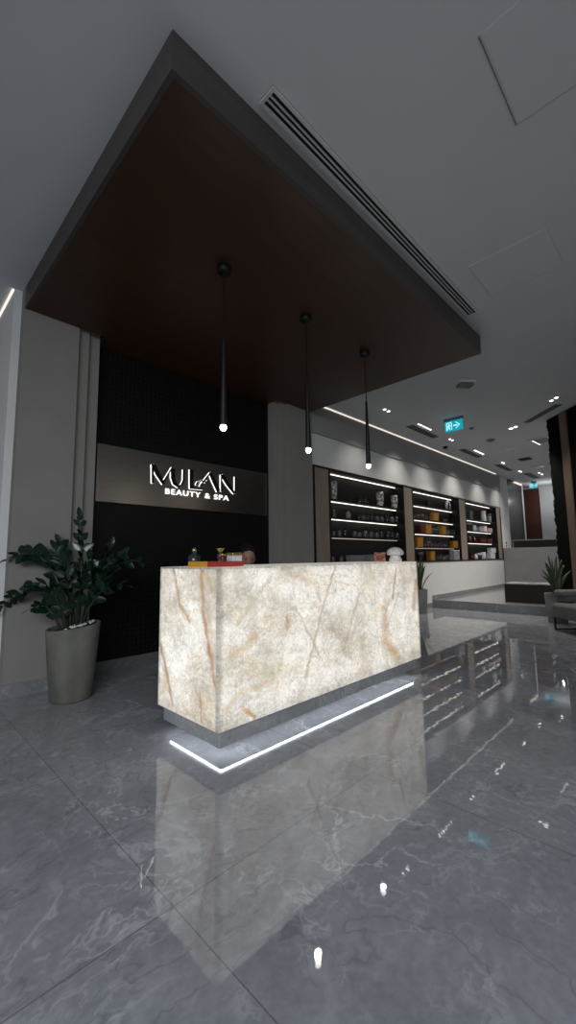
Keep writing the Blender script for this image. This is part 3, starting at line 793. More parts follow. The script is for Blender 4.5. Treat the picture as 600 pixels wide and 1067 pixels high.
def X_at(px, y=4.53): return at(px, 575, 1, y).x
def put(kind, bi, row, px0, px1, hpx, mat_, label, cat, group=None, mat2=None, y=4.53, dz=0.):
    """one product standing on a shelf; the width and height were measured in the photo"""
    z = SH[bi][row] + .0006 + dz
    xa, xb = X_at(px0, y), X_at(px1, y); c = (xa+xb)/2
    dist = Vector((c, y, 0)).dot(Vector((fw.x, fw.y, 0)).normalized())
    h = max(.03, hpx*dist/F); w_ = min((xb-xa)*.88, .42); dp = min(w_, .12)
    g = group
    if kind == 'box':
        t_ = thing('product_box', label, cat, (c, y, z), 0, g)
        obj('box_body', box(nb(), -w_/2, w_/2, -dp/2, dp/2, 0, h*.94), MT[mat_], t_, bevel=.003, local=True)
        obj('box_lid', box(nb(), -w_/2-.003, w_/2+.003, -dp/2-.003, dp/2+.003, h*.94+.0004, h), MT[mat2 or mat_], t_, bevel=.002, local=True)
    elif kind == 'bottle':
        r = min(w_/2, .05); t_ = thing('product_bottle', label, cat, (c, y, z), 0, g)
        obj('bottle_body', bottle_bm(r, h, .4), MT[mat_], t_, True, local=True)
        obj('cap', lathe(nb(), [(r*.4, h*.9), (r*.48, h*.9), (r*.48, h), (0, h)], seg=16), MT[mat2 or 'blackm'], t_, True, local=True)
    elif kind == 'jar':
        r = min(w_/2, .075); t_ = thing('product_jar', label, cat, (c, y, z), 0, g)
        obj('jar_body', lathe(nb(), [(0, 0), (r*.95, 0), (r, h*.06), (r, h*.66), (r*.94, h*.72), (0, h*.72)], seg=22), MT[mat_], t_, True, local=True)
        obj('jar_lid', lathe(nb(), [(r*.97, h*.722), (r*.99, h*.74), (r*.99, h*.96), (r*.93, h), (0, h)], seg=22), MT[mat2 or 'blackm'], t_, True, local=True)
    elif kind == 'vase':
        r = min(w_/2, .075); t_ = thing('ceramic_vase', label, cat, (c, y, z), 0, g)
        obj('vase_body', lathe(nb(), [(0, 0), (r*.8, 0), (r*.86, h*.03), (r, h*.55), (r*1.04, h*.97), (r*1.0, h), (r*.9, h*.98), (r*.85, h*.5), (0, h*.1)], seg=26), MT[mat_], t_, True, local=True)
    return t_
VA = 'patterned vases on the shelves'
put('vase', 0, 0, 345.5, 351.5, 19, 'marbleds', 'narrow patterned vase at the pillar end of the top shelf', 'vase', VA)
put('vase', 0, 0, 392, 403.5, 15.5, 'marbled', 'wide black and white marbled vase on the top shelf', 'vase', VA)
put('vase', 0, 0, 409, 416.5, 14, 'marbled', 'smaller marbled vase at the right end of that top shelf', 'vase', VA)
put('jar', 0, 0, 374, 379, 6, 'dglass', 'small dark jar left of the wide marbled vase', 'jar')
put('bottle', 0, 0, 380, 384, 7, 'dglass', 'small dark bottle between dark jar and wide marbled vase', 'bottle')
put('bottle', 0, 1, 347.5, 350.5, 8, 'dgrey', 'small bottle with pale cap, left end under the narrow vase', 'bottle', None, 'wbox')
put('bottle', 0, 1, 361.5, 366, 9.5, 'gbox', 'pale grey slim bottle on the second shelf', 'bottle')
DB = 'dim dark bottles on the first bay shelves'
k_ = 0
for row, pxs in ((1, (375, 379.5, 384, 388.5, 394, 399, 404.5, 409.5, 414)), (2, (348, 354, 360, 370, 374.5, 381, 387, 393, 398, 404.5, 409, 414))):
    for px in pxs:
        put('bottle', 0, row, px-1.8, px+1.8, random.uniform(6.5, 9.5), random.choice(['dglass', 'dgrey', 'dglass']), 'dim dark bottle in the rows on the middle shelves of the first bay', 'bottle', DB)
put('box', 0, 3, 361, 378.6, 8, 'gbox', 'left one of two long grey boxes on the bottom shelf', 'box', 'long grey boxes on the bottom shelf')
put('box', 0, 3, 379.4, 397, 8, 'gbox', 'right one of two long grey boxes on the bottom shelf', 'box', 'long grey boxes on the bottom shelf')
put('bottle', 0, 3, 344.5, 348, 9, 'dgrey', 'dim bottle at the left end of the bottom shelf', 'bottle')
put('bottle', 0, 3, 353.5, 357, 9, 'dgrey', 'dim bottle just left of the two long grey boxes', 'bottle')
# second bay
put('jar', 1, 0, 446.5, 451, 6.5, 'blackm', 'small black pot alone on the top shelf of the middle bay', 'jar')
t_ = put('jar', 1, 0, 465.5, 473, 11, 'wbox', 'white and black arched ornament at top right of the middle bay', 'ornament', y=4.46)
for c_ in list(t_.children): bpy.data.objects.remove(c_)
bm = nb(); tube(bm, [(-.09, 0, 0), (-.095, 0, .10), (-.055, 0, .19), (.0, 0, .215), (.055, 0, .19), (.09, 0, .10), (.085, 0, 0)], [.03, .033, .033, .033, .033, .03, .026], 12)
t_.name = 'arched_ornament'; obj('white_arch', bm, MT['wbox'], t_, True, local=True)
obj('dark_core', ell(nb(), (0, 0, .10), (.055, .04, .10), 16, 10), MT['blackm'], t_, True, local=True)
AB = 'amber boxes in the middle bay'
put('box', 1, 1, 451.2, 456.8, 8.5, 'amber', 'amber box on the second shelf of the middle bay', 'box', AB)
put('jar', 1, 1, 462, 467, 4, 'dbrown', 'low brown jar right of the amber box on the second shelf', 'jar')
put('box', 1, 2, 442.2, 448.8, 9.5, 'amber', 'wide amber box left of centre on the third shelf', 'box', AB)
put('box', 1, 2, 459.2, 464, 9, 'amber', 'narrow amber box right of centre on the third shelf', 'box', AB)
put('box', 1, 2, 436.5, 440.3, 7.5, 'dred', 'dark maroon box next to the wide amber box', 'box')
put('box', 1, 3, 432.5, 439.2, 10, 'amber', 'amber box at the left end of the fourth shelf', 'box', AB)
put('box', 1, 3, 470.6, 475.4, 7, 'amber', 'amber box at the right end of the fourth shelf', 'box', AB)
put('box', 1, 4, 446, 451, 9.5, 'amber', 'amber box on the bottom shelf of the middle bay', 'box', AB)
put('jar', 1, 4, 434, 440.5, 9, 'blackm', 'black pot on the bottom shelf behind the snake plant', 'jar', None, 'dgrey')
t_ = put('box', 1, 4, 470, 476.5, 10, 'gbox', 'grey framed card box at the right end of the bottom shelf', 'box', None, 'wbox', y=4.46)
DJ = 'dim dark jars in the middle bay'
for row, pxs in ((1, (433.5, 437, 441, 445)), (2, (452, 455.5, 466, 469, 472)), (3, (443, 446.5, 450, 453.5, 457, 460.5, 464)), (4, (455, 458, 461, 464))):
    for px in pxs:
        put('jar', 1, row, px-1.5, px+1.5, random.uniform(4.5, 6.5), random.choice(['dglass', 'dgrey', 'dred', 'dglass']), 'dim dark jar among the low rows in the middle bay', 'jar', DJ, random.choice(['blackm', 'dgrey']))
# third bay
put('box', 2, 0, 489.5, 493, 9, 'dgrey', 'dim upright box at top left of the far bay', 'box')
put('jar', 2, 0, 504, 507.8, 11, 'wbox', 'tall white jar on the top shelf of the far bay', 'jar', None, 'wbox')
put('jar', 2, 0, 508.4, 514.5, 9, 'gbox', 'round grey tin right of the tall white jar', 'jar', None, 'dgrey')
put('box', 2, 1, 486.5, 492.2, 7, 'blackm', 'black box with a white lid on the second shelf', 'box', None, 'wbox')
put('jar', 2, 1, 493, 497, 6, 'wbox', 'white jar between the black and lilac boxes', 'jar', None, 'wbox')
put('box', 2, 1, 498.8, 503.2, 5, 'lilac', 'lilac box left of the pale blue-white box', 'box')
put('box', 2, 1, 503.6, 506.8, 6, 'wbox', 'pale white box between lilac and pink packages', 'box')
put('box', 2, 1, 507.2, 512.6, 4.5, 'pink', 'pink box at the right end of the second shelf', 'box')
put('bottle', 2, 2, 488.6, 492, 6, 'dred', 'left red bottle of two with white caps', 'bottle', 'red bottles with white caps', 'wbox')
put('bottle', 2, 2, 493.4, 496.8, 6, 'dred', 'right red bottle of two with white caps', 'bottle', 'red bottles with white caps', 'wbox')
put('box', 2, 2, 499, 505.5, 5, 'dred', 'maroon box right of the red bottles', 'box', 'maroon boxes in the far bay')
put('box', 2, 2, 506, 512.5, 5, 'dred', 'maroon box at the far right of the third shelf', 'box', 'maroon boxes in the far bay')
put('jar', 2, 3, 489, 493.5, 6, 'dred', 'dark maroon jar at the left of the bottom shelf', 'jar')
put('bottle', 2, 3, 494, 496.6, 5.5, 'wbox', 'small white bottle beside the maroon jar', 'bottle', None, 'wbox')
put('jar', 2, 3, 497.2, 500.4, 6, 'dred', 'red jar with a white lid among the white jars', 'jar', None, 'wbox')
put('jar', 2, 3, 501, 505, 7, 'wbox', 'white jar next to the stacked white boxes', 'jar', None, 'wbox')
put('box', 2, 3, 506, 516, 6, 'wbox', 'lower long white box of the stack on the bottom shelf', 'box')
put('box', 2, 3, 508, 516, 5, 'wbox', 'upper white box lying on the long white box', 'box', dz=.184)

# wall controls
t_ = thing('intercom_panel', 'white wall intercom with dark buttons at the shelf wall end', 'intercom', (14.56, WY, 1.40))
obj('housing', box(nb(), 14.44, 14.68, WY-.02, WY-.0005, 1.41, 1.63), MT['white'], t_, bevel=.004)
obj('display', box(nb(), 14.50, 14.62, WY-.024, WY-.0205, 1.53, 1.60), MT['black'], t_)
obj('button', box(nb(), 14.51, 14.61, WY-.024, WY-.0205, 1.44, 1.49), MT['black'], t_)
t_ = thing('thermostat', 'small dark thermostat on the wall beside the planter', 'thermostat', (.80, 4.55, 1.46))
obj('housing', box(nb(), .785, .80, 4.46, 4.60, 1.42, 1.52), MT['blackm'], t_, bevel=.003)
obj('screen', box(nb(), .782, .7845, 4.49, 4.57, 1.45, 1.50), MT['glassblk'], t_)

# ------------------------------------------------------------------ far desk and bench on the platform
t_ = thing('reception_desk', 'pale grey block-shaped desk with a black glass upper on the platform', 'desk', (14.6, 3.3, STEP))
bm = box(nb(), 14.25, 14.32, 1.8, 4.39, STEP, 1.395); box(bm, 14.32, 15.0, 1.8, 1.87, STEP, 1.395); box(bm, 14.32, 15.0, 4.32, 4.39, STEP, 1.395)
obj('desk_body', bm, MT['deskgrey'], t_, bevel=.004)
obj('desk_top', box(nb(), 14.321, 15.0, 1.871, 4.319, 1.20, 1.24), MT['white'], t_)
bm = box(nb(), 14.60, 14.66, 2.75, 4.18, 1.241, 1.62)
obj('glass_upper', bm, MT['glassblk'], t_, bevel=.004)
obj('upper_rail', box(nb(), 14.595, 14.665, 2.73, 4.20, 1.6205, 1.645), MT['greyvent'], t_)
for y in (2.72, 4.18): obj('upper_post', box(nb(), 14.595, 14.665, y+.001, y+.029, 1.241, 1.62), MT['greyvent'], t_)
t_ = thing('platform_bench', 'low dark reddish-brown wooden bench at the platform edge', 'bench', (9.85, 2.4, STEP))
obj('bench_body', box(nb(), 9.58, 10.15, 1.85, 2.985, STEP, .555), MT['dkwood'], t_, bevel=.004)
obj('bench_top', box(nb(), 9.575, 10.155, 1.845, 2.99, .5555, .578), MT['plinth'], t_, bevel=.003)  # pale top: light falling on the dark bench is put in as colour

# ------------------------------------------------------------------ sofa
FT = Vector((7.64, 1.69, 0))
sf = thing('lounge_sofa', 'low light grey lounge sofa with black sled legs before the moss wall', 'sofa', tuple(FT), -DG)
# local x: towards the moss wall, local y: towards the far end of the sofa
def rbox(x0, x1, y0, y1, z0, z1): return box(nb(), x0, x1, y0, y1, z0, z1)
o = obj('seat_cushion', rbox(-.02, .80, -1.75, .02, .19, .41), MT['fabric'], sf, True, .05, True); o.modifiers['bevel'].segments = 5
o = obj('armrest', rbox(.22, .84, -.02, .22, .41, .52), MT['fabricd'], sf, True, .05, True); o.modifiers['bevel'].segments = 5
o = obj('arm_cushion', rbox(.17, .84, -.04, .24, .505, .60), MT['fabric'], sf, True, .045, True); o.modifiers['bevel'].segments = 5
o = obj('backrest', rbox(.66, .85, -1.75, -.03, .40, .80), MT['fabric'], sf, True, .05, True); o.modifiers['bevel'].segments = 5
for y in (-.03, -1.70):
    bm = nb()
    box(bm, 0, .02, y, y+.03, .0, .195); box(bm, .02, .78, y, y+.03, 0, .02); box(bm, .76, .78, y, y+.03, .02, .195)
    obj('sled_leg', bm, MT['blackm'], sf, local=True)

# ------------------------------------------------------------------ plants
def planter(label, loc, r0, r1, h, mt, tilt=None, name='planter_pot'):
    t_ = thing(name, label, 'plant pot', loc)
    return t_
def leaf_blade(bm, base, d, L, w_, bend, twist, up_=Vector((0, 0, 1)), n=10):
    """a long strap leaf standing up from base"""
    d = Vector((d[0], d[1], 0)); side = Vector((-d.y, d.x, 0)); side.normalize() if side.length else None
    side = (Matrix.Rotation(twist, 3, 'Z') @ side)
    prev = None; out = d.normalized() if d.length else Vector((1, 0, 0))
    for i in range(n+1):
        s = i/n
        c = Vector(base) + out*(bend*L*(.25*s+.75*s*s)) + Vector((0, 0, L*s*(1-.35*abs(bend)*s)))
        ww = w_*(.55+.9*s-.4*s*s)*(1 - s**5) + .001
        a = bm.verts.new(c-side*ww); m_ = bm.verts.new(c - (out*.25*ww if True else 0)); b_ = bm.verts.new(c+side*ww)
        if prev:
            bm.faces.new((prev[0], prev[1], m_, a)); bm.faces.new((prev[1], prev[2], b_, m_))
        prev = (a, m_, b_)
def snake(label, loc, r0, r1, h, blades, mt='pot2'):
    t_ = thing('snake_plant', label, 'potted plant', loc)
    pot = obj('plant_pot', lathe(nb(), [(0, 0), (r0*.94, 0), (r0, .02), (r1, h), (r1-.022, h), (r1-.03, h-.05), (0, h-.05)], seg=40), MT[mt], t_, True, local=True)
    e_ = pot.modifiers.new('edge', 'EDGE_SPLIT')
    obj('soil', lathe(nb(), [(r1-.032, h-.048), (.05, h-.035), (0, h-.033)], seg=24), MT['soil'], t_, True, local=True)
    for (ax, ay, L, w_, bend, tw, ox, oy) in blades:
        bm = nb(); leaf_blade(bm, (ox, oy, h-.05), (ax, ay), L, w_, bend, tw)
        o_ = obj('leaf', bm, MT['snake'], t_, True, local=True)
        sd = o_.modifiers.new('solid', 'SOLIDIFY'); sd.thickness = .004
    return t_
rv = Vector((rt.x, rt.y, 0)).normalized()   # sideways as seen in the photo; only used to fan the blades like the photo's
def fan(items):
    out = []
    for (sx_, L, w_, bend, tw) in items:
        r_ = random.uniform(0, .06); a_ = random.uniform(0, 6.28)
        dep = random.uniform(-.5, .5); v_ = rv*sx_ + Vector((rv.y, -rv.x, 0))*dep*.4
        out.append((v_.x, v_.y, L, w_, bend, tw, r_*math.cos(a_), r_*math.sin(a_)))
    return out
snake('snake plant in a grey pot beside the far end of the counter', (8.12, 4.16, 0), .115, .145, .49,
      fan([(-1, .62, .030, .12, 1.4), (-.6, .70, .032, .05, .2), (.4, .68, .03, .1, -.9), (1, .74, .032, .10, .5), (.8, .66, .03, .16, 1.1), (1, .48, .024, .5, .2), (-.8, .5, .028, .2, .6), (.3, .56, .03, .08, 1.5), (-.3, .60, .03, .12, .3), (.6, .6, .03, .2, .8)]))
snake('snake plant in a grey pot between the bench and the sofa', (8.43, 1.80, 0), .145, .18, .50,
      fan([(-1, .55, .032, .40, .2), (-1, .66, .032, .24, .9), (-.6, .60, .03, .15, 1.4), (-.3, .74, .034, .08, .4), (.2, .66, .032, .05, -.6), (.5, .58, .032, .18, 1.2), (.8, .68, .034, .2, .1), (1, .60, .03, .32, .5), (1, .52, .03, .45, 1.0), (-1, .46, .03, .55, .6), (.1, .52, .03, .12, 1.7), (.6, .74, .03, .1, .8), (-.8, .5, .03, .3, 1.2), (-1, .42, .022, 1.25, .2)]))

# tall planter with the ZZ plant
PB = Vector((1.30, 3.93, 0))
zz = thing('potted_zz_plant', 'big dark-green zz plant in a tall pale concrete planter by the pillar', 'potted plant', tuple(PB))
r0, r1, ph = .165, .215, .605
tl_ = lambda x, y, z: (.020*(x*rv.x+y*rv.y)/r1 + .012*(x*-rv.y+y*rv.x)/r1 if z > ph*.7 else 0)
pot = obj('planter', lathe(nb(), [(0, 0), (r0*.95, 0), (r0, .015), (r0+.022, ph*.4), (r1, ph), (r1-.008, ph+.008), (r1-.022, ph), (r1-.03, ph-.06), (0, ph-.06)], seg=56, tilt=tl_), MT['pot'], zz, True, local=True)
obj('soil', lathe(nb(), [(r1-.026, ph-.022), (.1, ph-.012), (0, ph-.008)], seg=30, tilt=tl_), MT['soil'], zz, True, local=True)
bm = nb()
for i in range(90):
    a_ = random.uniform(0, 6.28); r_ = (r1-.05)*math.sqrt(random.random()); x, y = r_*math.cos(a_), r_*math.sin(a_)
    if x*rv.x + y*rv.y < -.02: continue
    s_ = random.uniform(.008, .016)
    ell(bm, (x, y, ph-.016+tl_(x, y, ph)+.02*max(0, (x*rv.x+y*rv.y)/r1)+s_*.5+.012), (s_*1.2, s_, s_*.7), 7, 5)
pb = obj('pebbles', bm, MT['pebble'], zz, True, local=True); pb['kind'] = 'stuff'
def leaflet(bm, base, d, L, w_, nrm):
    d = d.normalized(); s_ = d.cross(nrm).normalized(); n_ = s_.cross(d)
    prof = [(0, .12), (.15, .62), (.38, 1.0), (.62, .92), (.84, .52), (1., .02)]
    rows = []
    for t_, ww in prof:
        c = base + d*L*t_ - n_*(L*.10*t_*t_)
        rows.append((bm.verts.new(c-s_*w_*ww+n_*w_*.18*ww), bm.verts.new(c), bm.verts.new(c+s_*w_*ww+n_*w_*.18*ww)))
    for A_, B_ in zip(rows[:-1], rows[1:]):
        bm.faces.new((A_[0], A_[1], B_[1], B_[0])); bm.faces.new((A_[1], A_[2], B_[2], B_[1]))
def zz_stem(ctrl, n_pairs, L, start=.35):
    n_pairs = int(n_pairs*1.12); L *= 1.12
    """ctrl: quadratic/cubic control points in planter space"""
    P = [Vector(p_) for p_ in ctrl]
    def bez(t_):
        Q = P[:]
        while len(Q) > 1: Q = [Q[i].lerp(Q[i+1], t_) for i in range(len(Q)-1)]
        return Q[0]
    pts = [bez(i/16) for i in range(17)]
    st_ = obj('stem', tube(nb(), pts, [.013*(1-.72*i/16) for i in range(17)], 7), MT['zzstem'], zz, True, local=True)
    bm = nb()
    for k in range(n_pairs):
        t_ = start + (1-start)*k/(n_pairs-.5)
        p_ = bez(t_); tg = (bez(min(1, t_+.02)) - bez(max(0, t_-.02))).normalized()
        sd_ = tg.cross(Vector((0, 0, 1)))
        if sd_.length < .35: sd_ = (rv*.8 + Vector((rv.y, -rv.x, 0))*.45)
        sd_.normalize(); sd_ = Matrix.Rotation(random.uniform(-1.15, 1.15), 3, tg) @ sd_
        nrm = sd_.cross(tg).normalized()
        if nrm.z < 0: nrm = -nrm
        for sg_ in (-1, 1):
            dd = (tg*.62 + sd_*sg_ + Vector((0, 0, random.uniform(-.1, .35)))).normalized()
            ln = L*random.uniform(.8, 1.1)*(1.05-.35*abs(2*(k/n_pairs)-.7))
            leaflet(bm, p_, dd, ln, ln*.31, (nrm+dd.cross(sd_)*.1))
    tg = (bez(1) - bez(.96)).normalized(); leaflet(bm, bez(1), tg, L*.9, L*.24, tg.cross(rv) if abs(tg.z) > .5 else Vector((0, 0, 1)))
    lf = obj('leaflets', bm, MT['zz'], st_, True, local=True)
back = Vector((-rv.y, rv.x, 0))   # away from the camera, roughly
def V3(s_, b_, z_): return rv*s_ + back*b_ + Vector((0, 0, z_))
z0 = ph-.05
stems = [
    ([V3(.02, 0, z0), V3(.06, .02, 1.0), V3(.03, .02, 1.25), V3(.00, .02, 1.56)], 11, .10, .42),
    ([V3(-.04, 0, z0), V3(-.14, 0, 1.10), V3(-.28, -.02, 1.33), V3(-.56, -.05, 1.20)], 10, .125, .38),
    ([V3(-.05, -.03, z0), V3(-.12, -.05, .98), V3(-.30, -.08, 1.05), V3(-.56, -.1, .80)], 9, .115, .36),
    ([V3(-.07, -.06, z0), V3(-.12, -.08, .72), V3(-.18, -.1, .82), V3(-.27, -.14, .78)], 6, .11, .3),
    ([V3(-.02, .05, z0), V3(-.08, .1, 1.05), V3(-.16, .1, 1.25), V3(-.22, .12, 1.34)], 9, .105, .35),
    ([V3(.0, -.05, z0), V3(.0, -.08, .9), V3(-.03, -.12, 1.1), V3(-.07, -.2, 1.26)], 9, .11, .3),
    ([V3(.05, .02, z0), V3(.12, .02, 1.0), V3(.22, .03, 1.12), V3(.36, .05, 1.22)], 9, .11, .35),
    ([V3(.06, .0, z0), V3(.14, -.02, .92), V3(.30, -.02, 1.22), V3(.58, -.02, 1.16)], 10, .11, .4),
    ([V3(.07, -.04, z0), V3(.15, -.06, .80), V3(.28, -.1, 1.0), V3(.46, -.12, .96)], 8, .11, .35),
    ([V3(.05, .06, z0), V3(.10, .12, .95), V3(.16, .16, 1.15), V3(.2, .2, 1.3)], 9, .105, .35),
    ([V3(.06, -.07, z0), V3(.08, -.12, .75), V3(.12, -.18, .95), V3(.20, -.26, 1.02)], 7, .11, .3),
    ([V3(-.05, .06, z0), V3(-.16, .12, .95), V3(-.28, .14, 1.1), V3(-.42, .16, 1.33)], 8, .11, .4),
    ([V3(.0, -.08, z0), V3(-.02, -.14, .72), V3(-.04, -.2, .9), V3(-.1, -.28, .98)], 7, .105, .3),
    ([V3(.03, .0, z0), V3(.05, 0, .9), V3(.1, -.02, 1.05), V3(.13, -.05, 1.18)], 8, .105, .3),
]
for s_ in stems: zz_stem(*s_)

# ------------------------------------------------------------------ person seated behind the counter
HX, HY, HZ = 2.60, 3.13, 1.175       # head centre
pr_ = thing('person', 'person with dark hair in black seated behind the counter, head bent down', 'person', (2.62, 3.25, 0))
FACE = Vector((-.45, -.89, 0)).normalized(); RS = Vector((-FACE.y, FACE.x, 0))
def body_chain(name, verts, edges, mat_, parent, sub=2, root=0):
    me_ = bpy.data.meshes.new(name); off = Vector(parent['_o'])
    me_.from_pydata([tuple(Vector(v_[0])-off) for v_ in verts], edges, []); o_ = bpy.data.objects.new(name, me_); C.objects.link(o_); o_.parent = parent; o_['_o'] = parent['_o']
    md = o_.modifiers.new('skin', 'SKIN'); md.use_smooth_shade = True
    for i, v_ in enumerate(verts):
        r_ = v_[1]; me_.skin_vertices[0].data[i].radius = (r_, r_) if not isinstance(r_, tuple) else r_
        me_.skin_vertices[0].data[i].use_root = (i == root)
    sb = o_.modifiers.new('sub', 'SUBSURF'); sb.levels = sub; sb.render_levels = sub
    me_.materials.append(mat_)
    return o_
PE = Vector((2.68, 3.34, .53))
def W(s_, f_, z_): return PE + RS*s_ + FACE*f_ + Vector((0, 0, z_-PE.z))
bv = [(W(0, 0, .53), .11), (W(0, .0, .70), .095), (W(0, .03, .90), .11), (W(0, .06, .985), .05), (W(0, .10, 1.05), .045)]
be = [(0, 1), (1, 2), (2, 3), (3, 4)]
for sg_ in (-1, 1):
    i = len(bv)
    bv += [(W(.17*sg_, .04, .95), .052), (W(.22*sg_, .10, .72), .042), (W(.12*sg_, .32, .76), .032), (W(.10*sg_, .38, .765), .026)]
    be += [(2, i), (i, i+1), (i+1, i+2), (i+2, i+3)]
    j = len(bv)
    for k in range(4):     # fingers
        s_ = (.10 + (.024-.016*k)*1.0)*sg_
        bv += [(W(s_, .43, .768-.002*k), .009), (W(s_, .465-.004*abs(k-1), .762), .0085), (W(s_, .49-.006*abs(k-1), .752), .007)]
        be += [(i+3, j), (j, j+1), (j+1, j+2)]; j += 3
    bv += [(W(.065*sg_, .40, .765), .010), (W(.05*sg_, .43, .758), .008)]
    be += [(i+3, j), (j, j+1)]
    l = len(bv)
    bv += [(W(.09*sg_, .02, .52), .085), (W(.11*sg_, .42, .52), .06), (W(.11*sg_, .42, .10), .038), (W(.11*sg_, .44, .05), .034), (W(.11*sg_, .56, .03), .026)]
    be += [(0, l), (l, l+1), (l+1, l+2), (l+2, l+3), (l+3, l+4)]
bd = body_chain('body', bv, be, MT['skin'], pr_)
# head: shaped sphere with face, bent down and to the side
bm = ell(nb(), (0, 0, 0), (.076, .094, .115), 40, 28)
for v in bm.verts:            # local: -y is the face
    x, y, z = v.co
    if z < -.03: v.co.x *= 1-.28*min(1, (-.03-z)/.08); v.co.y += -.012*min(1, (-.03-z)/.08)
    if y < -.06:
        if abs(x) < .016 and -.045 < z < .012: v.co.y -= .020*(1-abs(x)/.016)*(1-(z+.045)/.075)   # nose
        if .004 < z < .028 and .014 < abs(x) < .046: v.co.y += .007                                  # eye sockets
        if abs(z+.066) < .010 and abs(x) < .026: v.co.y -= .004
RH = Matrix(((RS.x, -FACE.x, 0), (RS.y, -FACE.y, 0), (0, 0, 1)))
TL = Matrix.Rotation(math.radians(18), 3, 'X')
def tohead(bm):
    for v in bm.verts: v.co = RH @ (TL @ v.co) + Vector((HX, HY, HZ))
    return bm
hd = obj('head', tohead(bm), MT['skin'], bd, True)
bm = nb()
for s_ in (-1, 1): ell(bm, (.079*s_, .012, -.005), (.010, .020, .031), 12, 10)
obj('ears', tohead(bm), MT['skin'], bd, True)
bm = nb()
for s_ in (-1, 1): ell(bm, (.031*s_, -.078, .014), (.014, .010, .007), 12, 8)
obj('eyes', tohead(bm), MT['eyew'], bd, True)
obj('lips', tohead(ell(nb(), (0, -.092, -.066), (.023, .008, .008), 14, 8)), MT['lips'], bd, True)
bm = ell(nb(), (0, .022, .022), (.090, .100, .112), 40, 26)
for v in list(bm.verts):
    if v.co.y < -.042 and v.co.z < .085: v.co.y = -.040
    if v.co.z < -.05: v.co.x *= .8
ell(bm, (0, .105, .02), (.045, .045, .045), 16, 12)
obj('hair', tohead(bm), MT['hair'], pr_, True)
cv = [(W(0, 0, .56), (.15, .125)), (W(0, .0, .72), (.125, .105)), (W(0, .03, .90), (.15, .115)), (W(0, .055, .965), .062)]
ce = [(0, 1), (1, 2), (2, 3)]
for sg_ in (-1, 1):
    i = len(cv); cv += [(W(.18*sg_, .04, .95), .078), (W(.225*sg_, .10, .72), .062), (W(.14*sg_, .28, .757), .042)]; ce += [(2, i), (i, i+1), (i+1, i+2)]
body_chain('blouse', cv, ce, MT['cloth'], pr_)
cv = [(W(0, 0, .56), .135)]; ce = []
for sg_ in (-1, 1):
    l = len(cv); cv += [(W(.09*sg_, .02, .525), .095), (W(.11*sg_, .42, .525), .072), (W(.11*sg_, .42, .14), .055)]; ce += [(0, l), (l, l+1), (l+1, l+2)]
body_chain('trousers', cv, ce, MT['cloth'], pr_)
for sg_ in (-1, 1):
    cv = [(W(.11*sg_, .40, .046), .045), (W(.11*sg_, .50, .04), .042), (W(.11*sg_, .60, .032), .032)]
    body_chain('shoe', cv, [(0, 1), (1, 2)], MT['shoe'], pr_)
# her chair and the work surface behind the counter
t_ = thing('office_chair', 'black swivel chair under the person behind the counter', 'chair', (PE.x, PE.y, 0))
c0 = Vector((PE.x, PE.y, 0))
obj('seat', lathe(nb(), [(0, .36), (.20, .36), (.23, .385), (.22, .41), (0, .415)], tuple(c0), 32), MT['cloth'], t_, True)
obj('gas_column', lathe(nb(), [(0, .07), (.03, .07), (.03, .22), (.022, .22), (.022, .36), (0, .36)], tuple(c0), 18), MT['blackm'], t_, True)
for k in range(5):
    a_ = k*2*math.pi/5+.3; e_ = c0 + Vector((math.cos(a_)*.28, math.sin(a_)*.28, .055))
    l_ = obj('leg', tube(nb(), [c0+Vector((0, 0, .09)), e_], [.02, .014], 8), MT['blackm'], t_)
    obj('caster', ell(nb(), (e_.x, e_.y, .028), (.026, .026, .028), 12, 8), MT['blackm'], l_, True)
bm = nb(); q0 = c0 - FACE*.25
tube(bm, [c0-FACE*.15+Vector((0, 0, .38)), q0+Vector((0, 0, .42)), q0+Vector((0, 0, .62))], .016, 8)
obj('back_stem', bm, MT['blackm'], t_)
bm = nb(); box(bm, -.2, .2, -.02, .02, .6, .95)
for v in bm.verts: v.co = Vector((q0.x, q0.y, 0)) + RS*v.co.x - FACE*(v.co.y+.03) + Vector((0, 0, v.co.z))
obj('backrest', bm, MT['cloth'], t_, bevel=.02)

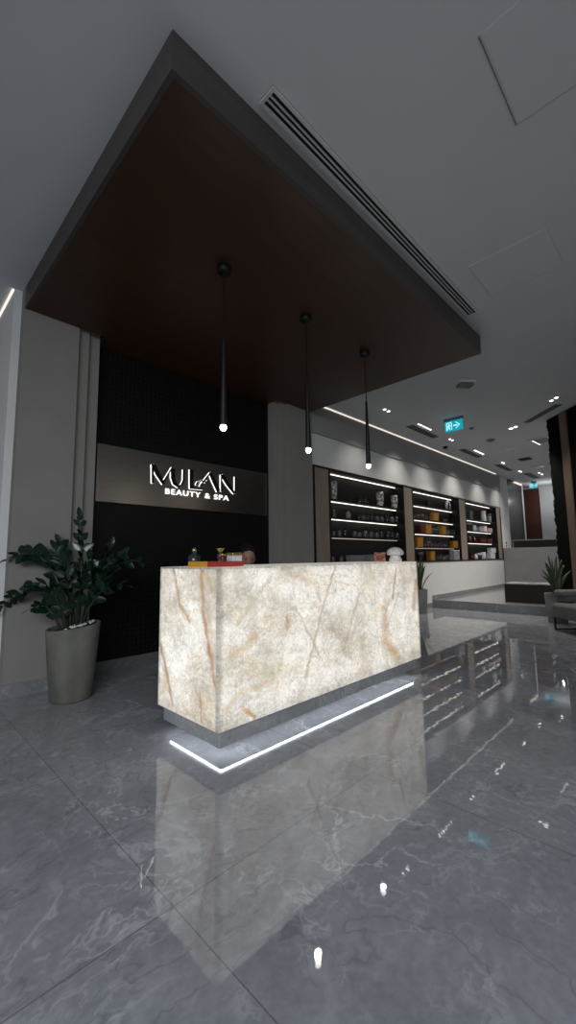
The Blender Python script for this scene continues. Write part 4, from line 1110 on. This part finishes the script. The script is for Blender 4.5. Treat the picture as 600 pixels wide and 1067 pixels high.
# ------------------------------------------------------------------ lights
def lamp(kind, name, loc, energy, color=(1, 1, 1), **kw):
    l = bpy.data.lights.new(name, kind); l.energy = energy; l.color = color
    for k_, v_ in kw.items():
        if k_ != 'rot': setattr(l, k_, v_)
    o_ = bpy.data.objects.new(name, l); o_.location = loc
    if 'rot' in kw: o_.rotation_euler = kw['rot']
    C.objects.link(o_); return o_
def spot_to(name, loc, tgt, energy, angle, blend=.6, col=(1, .95, .88), r=.03):
    o_ = lamp('SPOT', name, loc, energy, col, spot_size=math.radians(angle), spot_blend=blend, shadow_soft_size=r)
    o_.rotation_euler = (Vector(tgt)-Vector(loc)).to_track_quat('-Z', 'Y').to_euler(); return o_
for x, e_ in ((6.3, 26), (7.7, 52), (9.0, 36), (10.65, 56), (12.4, 48), (14.0, 42)):
    spot_to('wallwash_spot', (x, 3.70, ZC-.03), (x, 4.42, 1.55), e_, 90, 1.)
for x, y, e_ in ((9.09, 2.45, 170), (7.89, 1.48, 90), (11.5, 2.9, 200), (10.7, 2.42, 130), (13.5, 3.3, 200), (9.2, 3.5, 110), (16, 4.0, 60)):
    spot_to('downlight_spot', (x, y, ZC-.03), (x, y, 0), e_, 100, .8)
for x in (1.875, 2.87, 3.885):
    lamp('POINT', 'pendant_glow', (x, 2.545, ZB-1.41), 1.2, (1, .93, .82), shadow_soft_size=.03)
lamp('POINT', 'hall_fill', (17.0, 3.6, 3.2), 13, (.93, .95, 1.), shadow_soft_size=.06)  # added fill to brighten the white hallway walls
# daylight from the shop front behind the photographer
o_ = lamp('AREA', 'shopfront_daylight', (-2.6, -2.0, 3.1), 150, (.90, .95, 1.), shape='RECTANGLE', size=5., size_y=2.2)
o_.rotation_euler = (Vector((1.0, 1.0, 0)) - o_.location).to_track_quat('-Z', 'Y').to_euler(); o_.data.spread = math.radians(110)
w_ = bpy.data.worlds.new('world'); SC.world = w_; w_.use_nodes = True
bg = w_.node_tree.nodes['Background']; bg.inputs[0].default_value = (.80, .88, 1., 1); bg.inputs[1].default_value = .17

for o in bpy.data.objects:
    if '_o' in o: del o['_o']
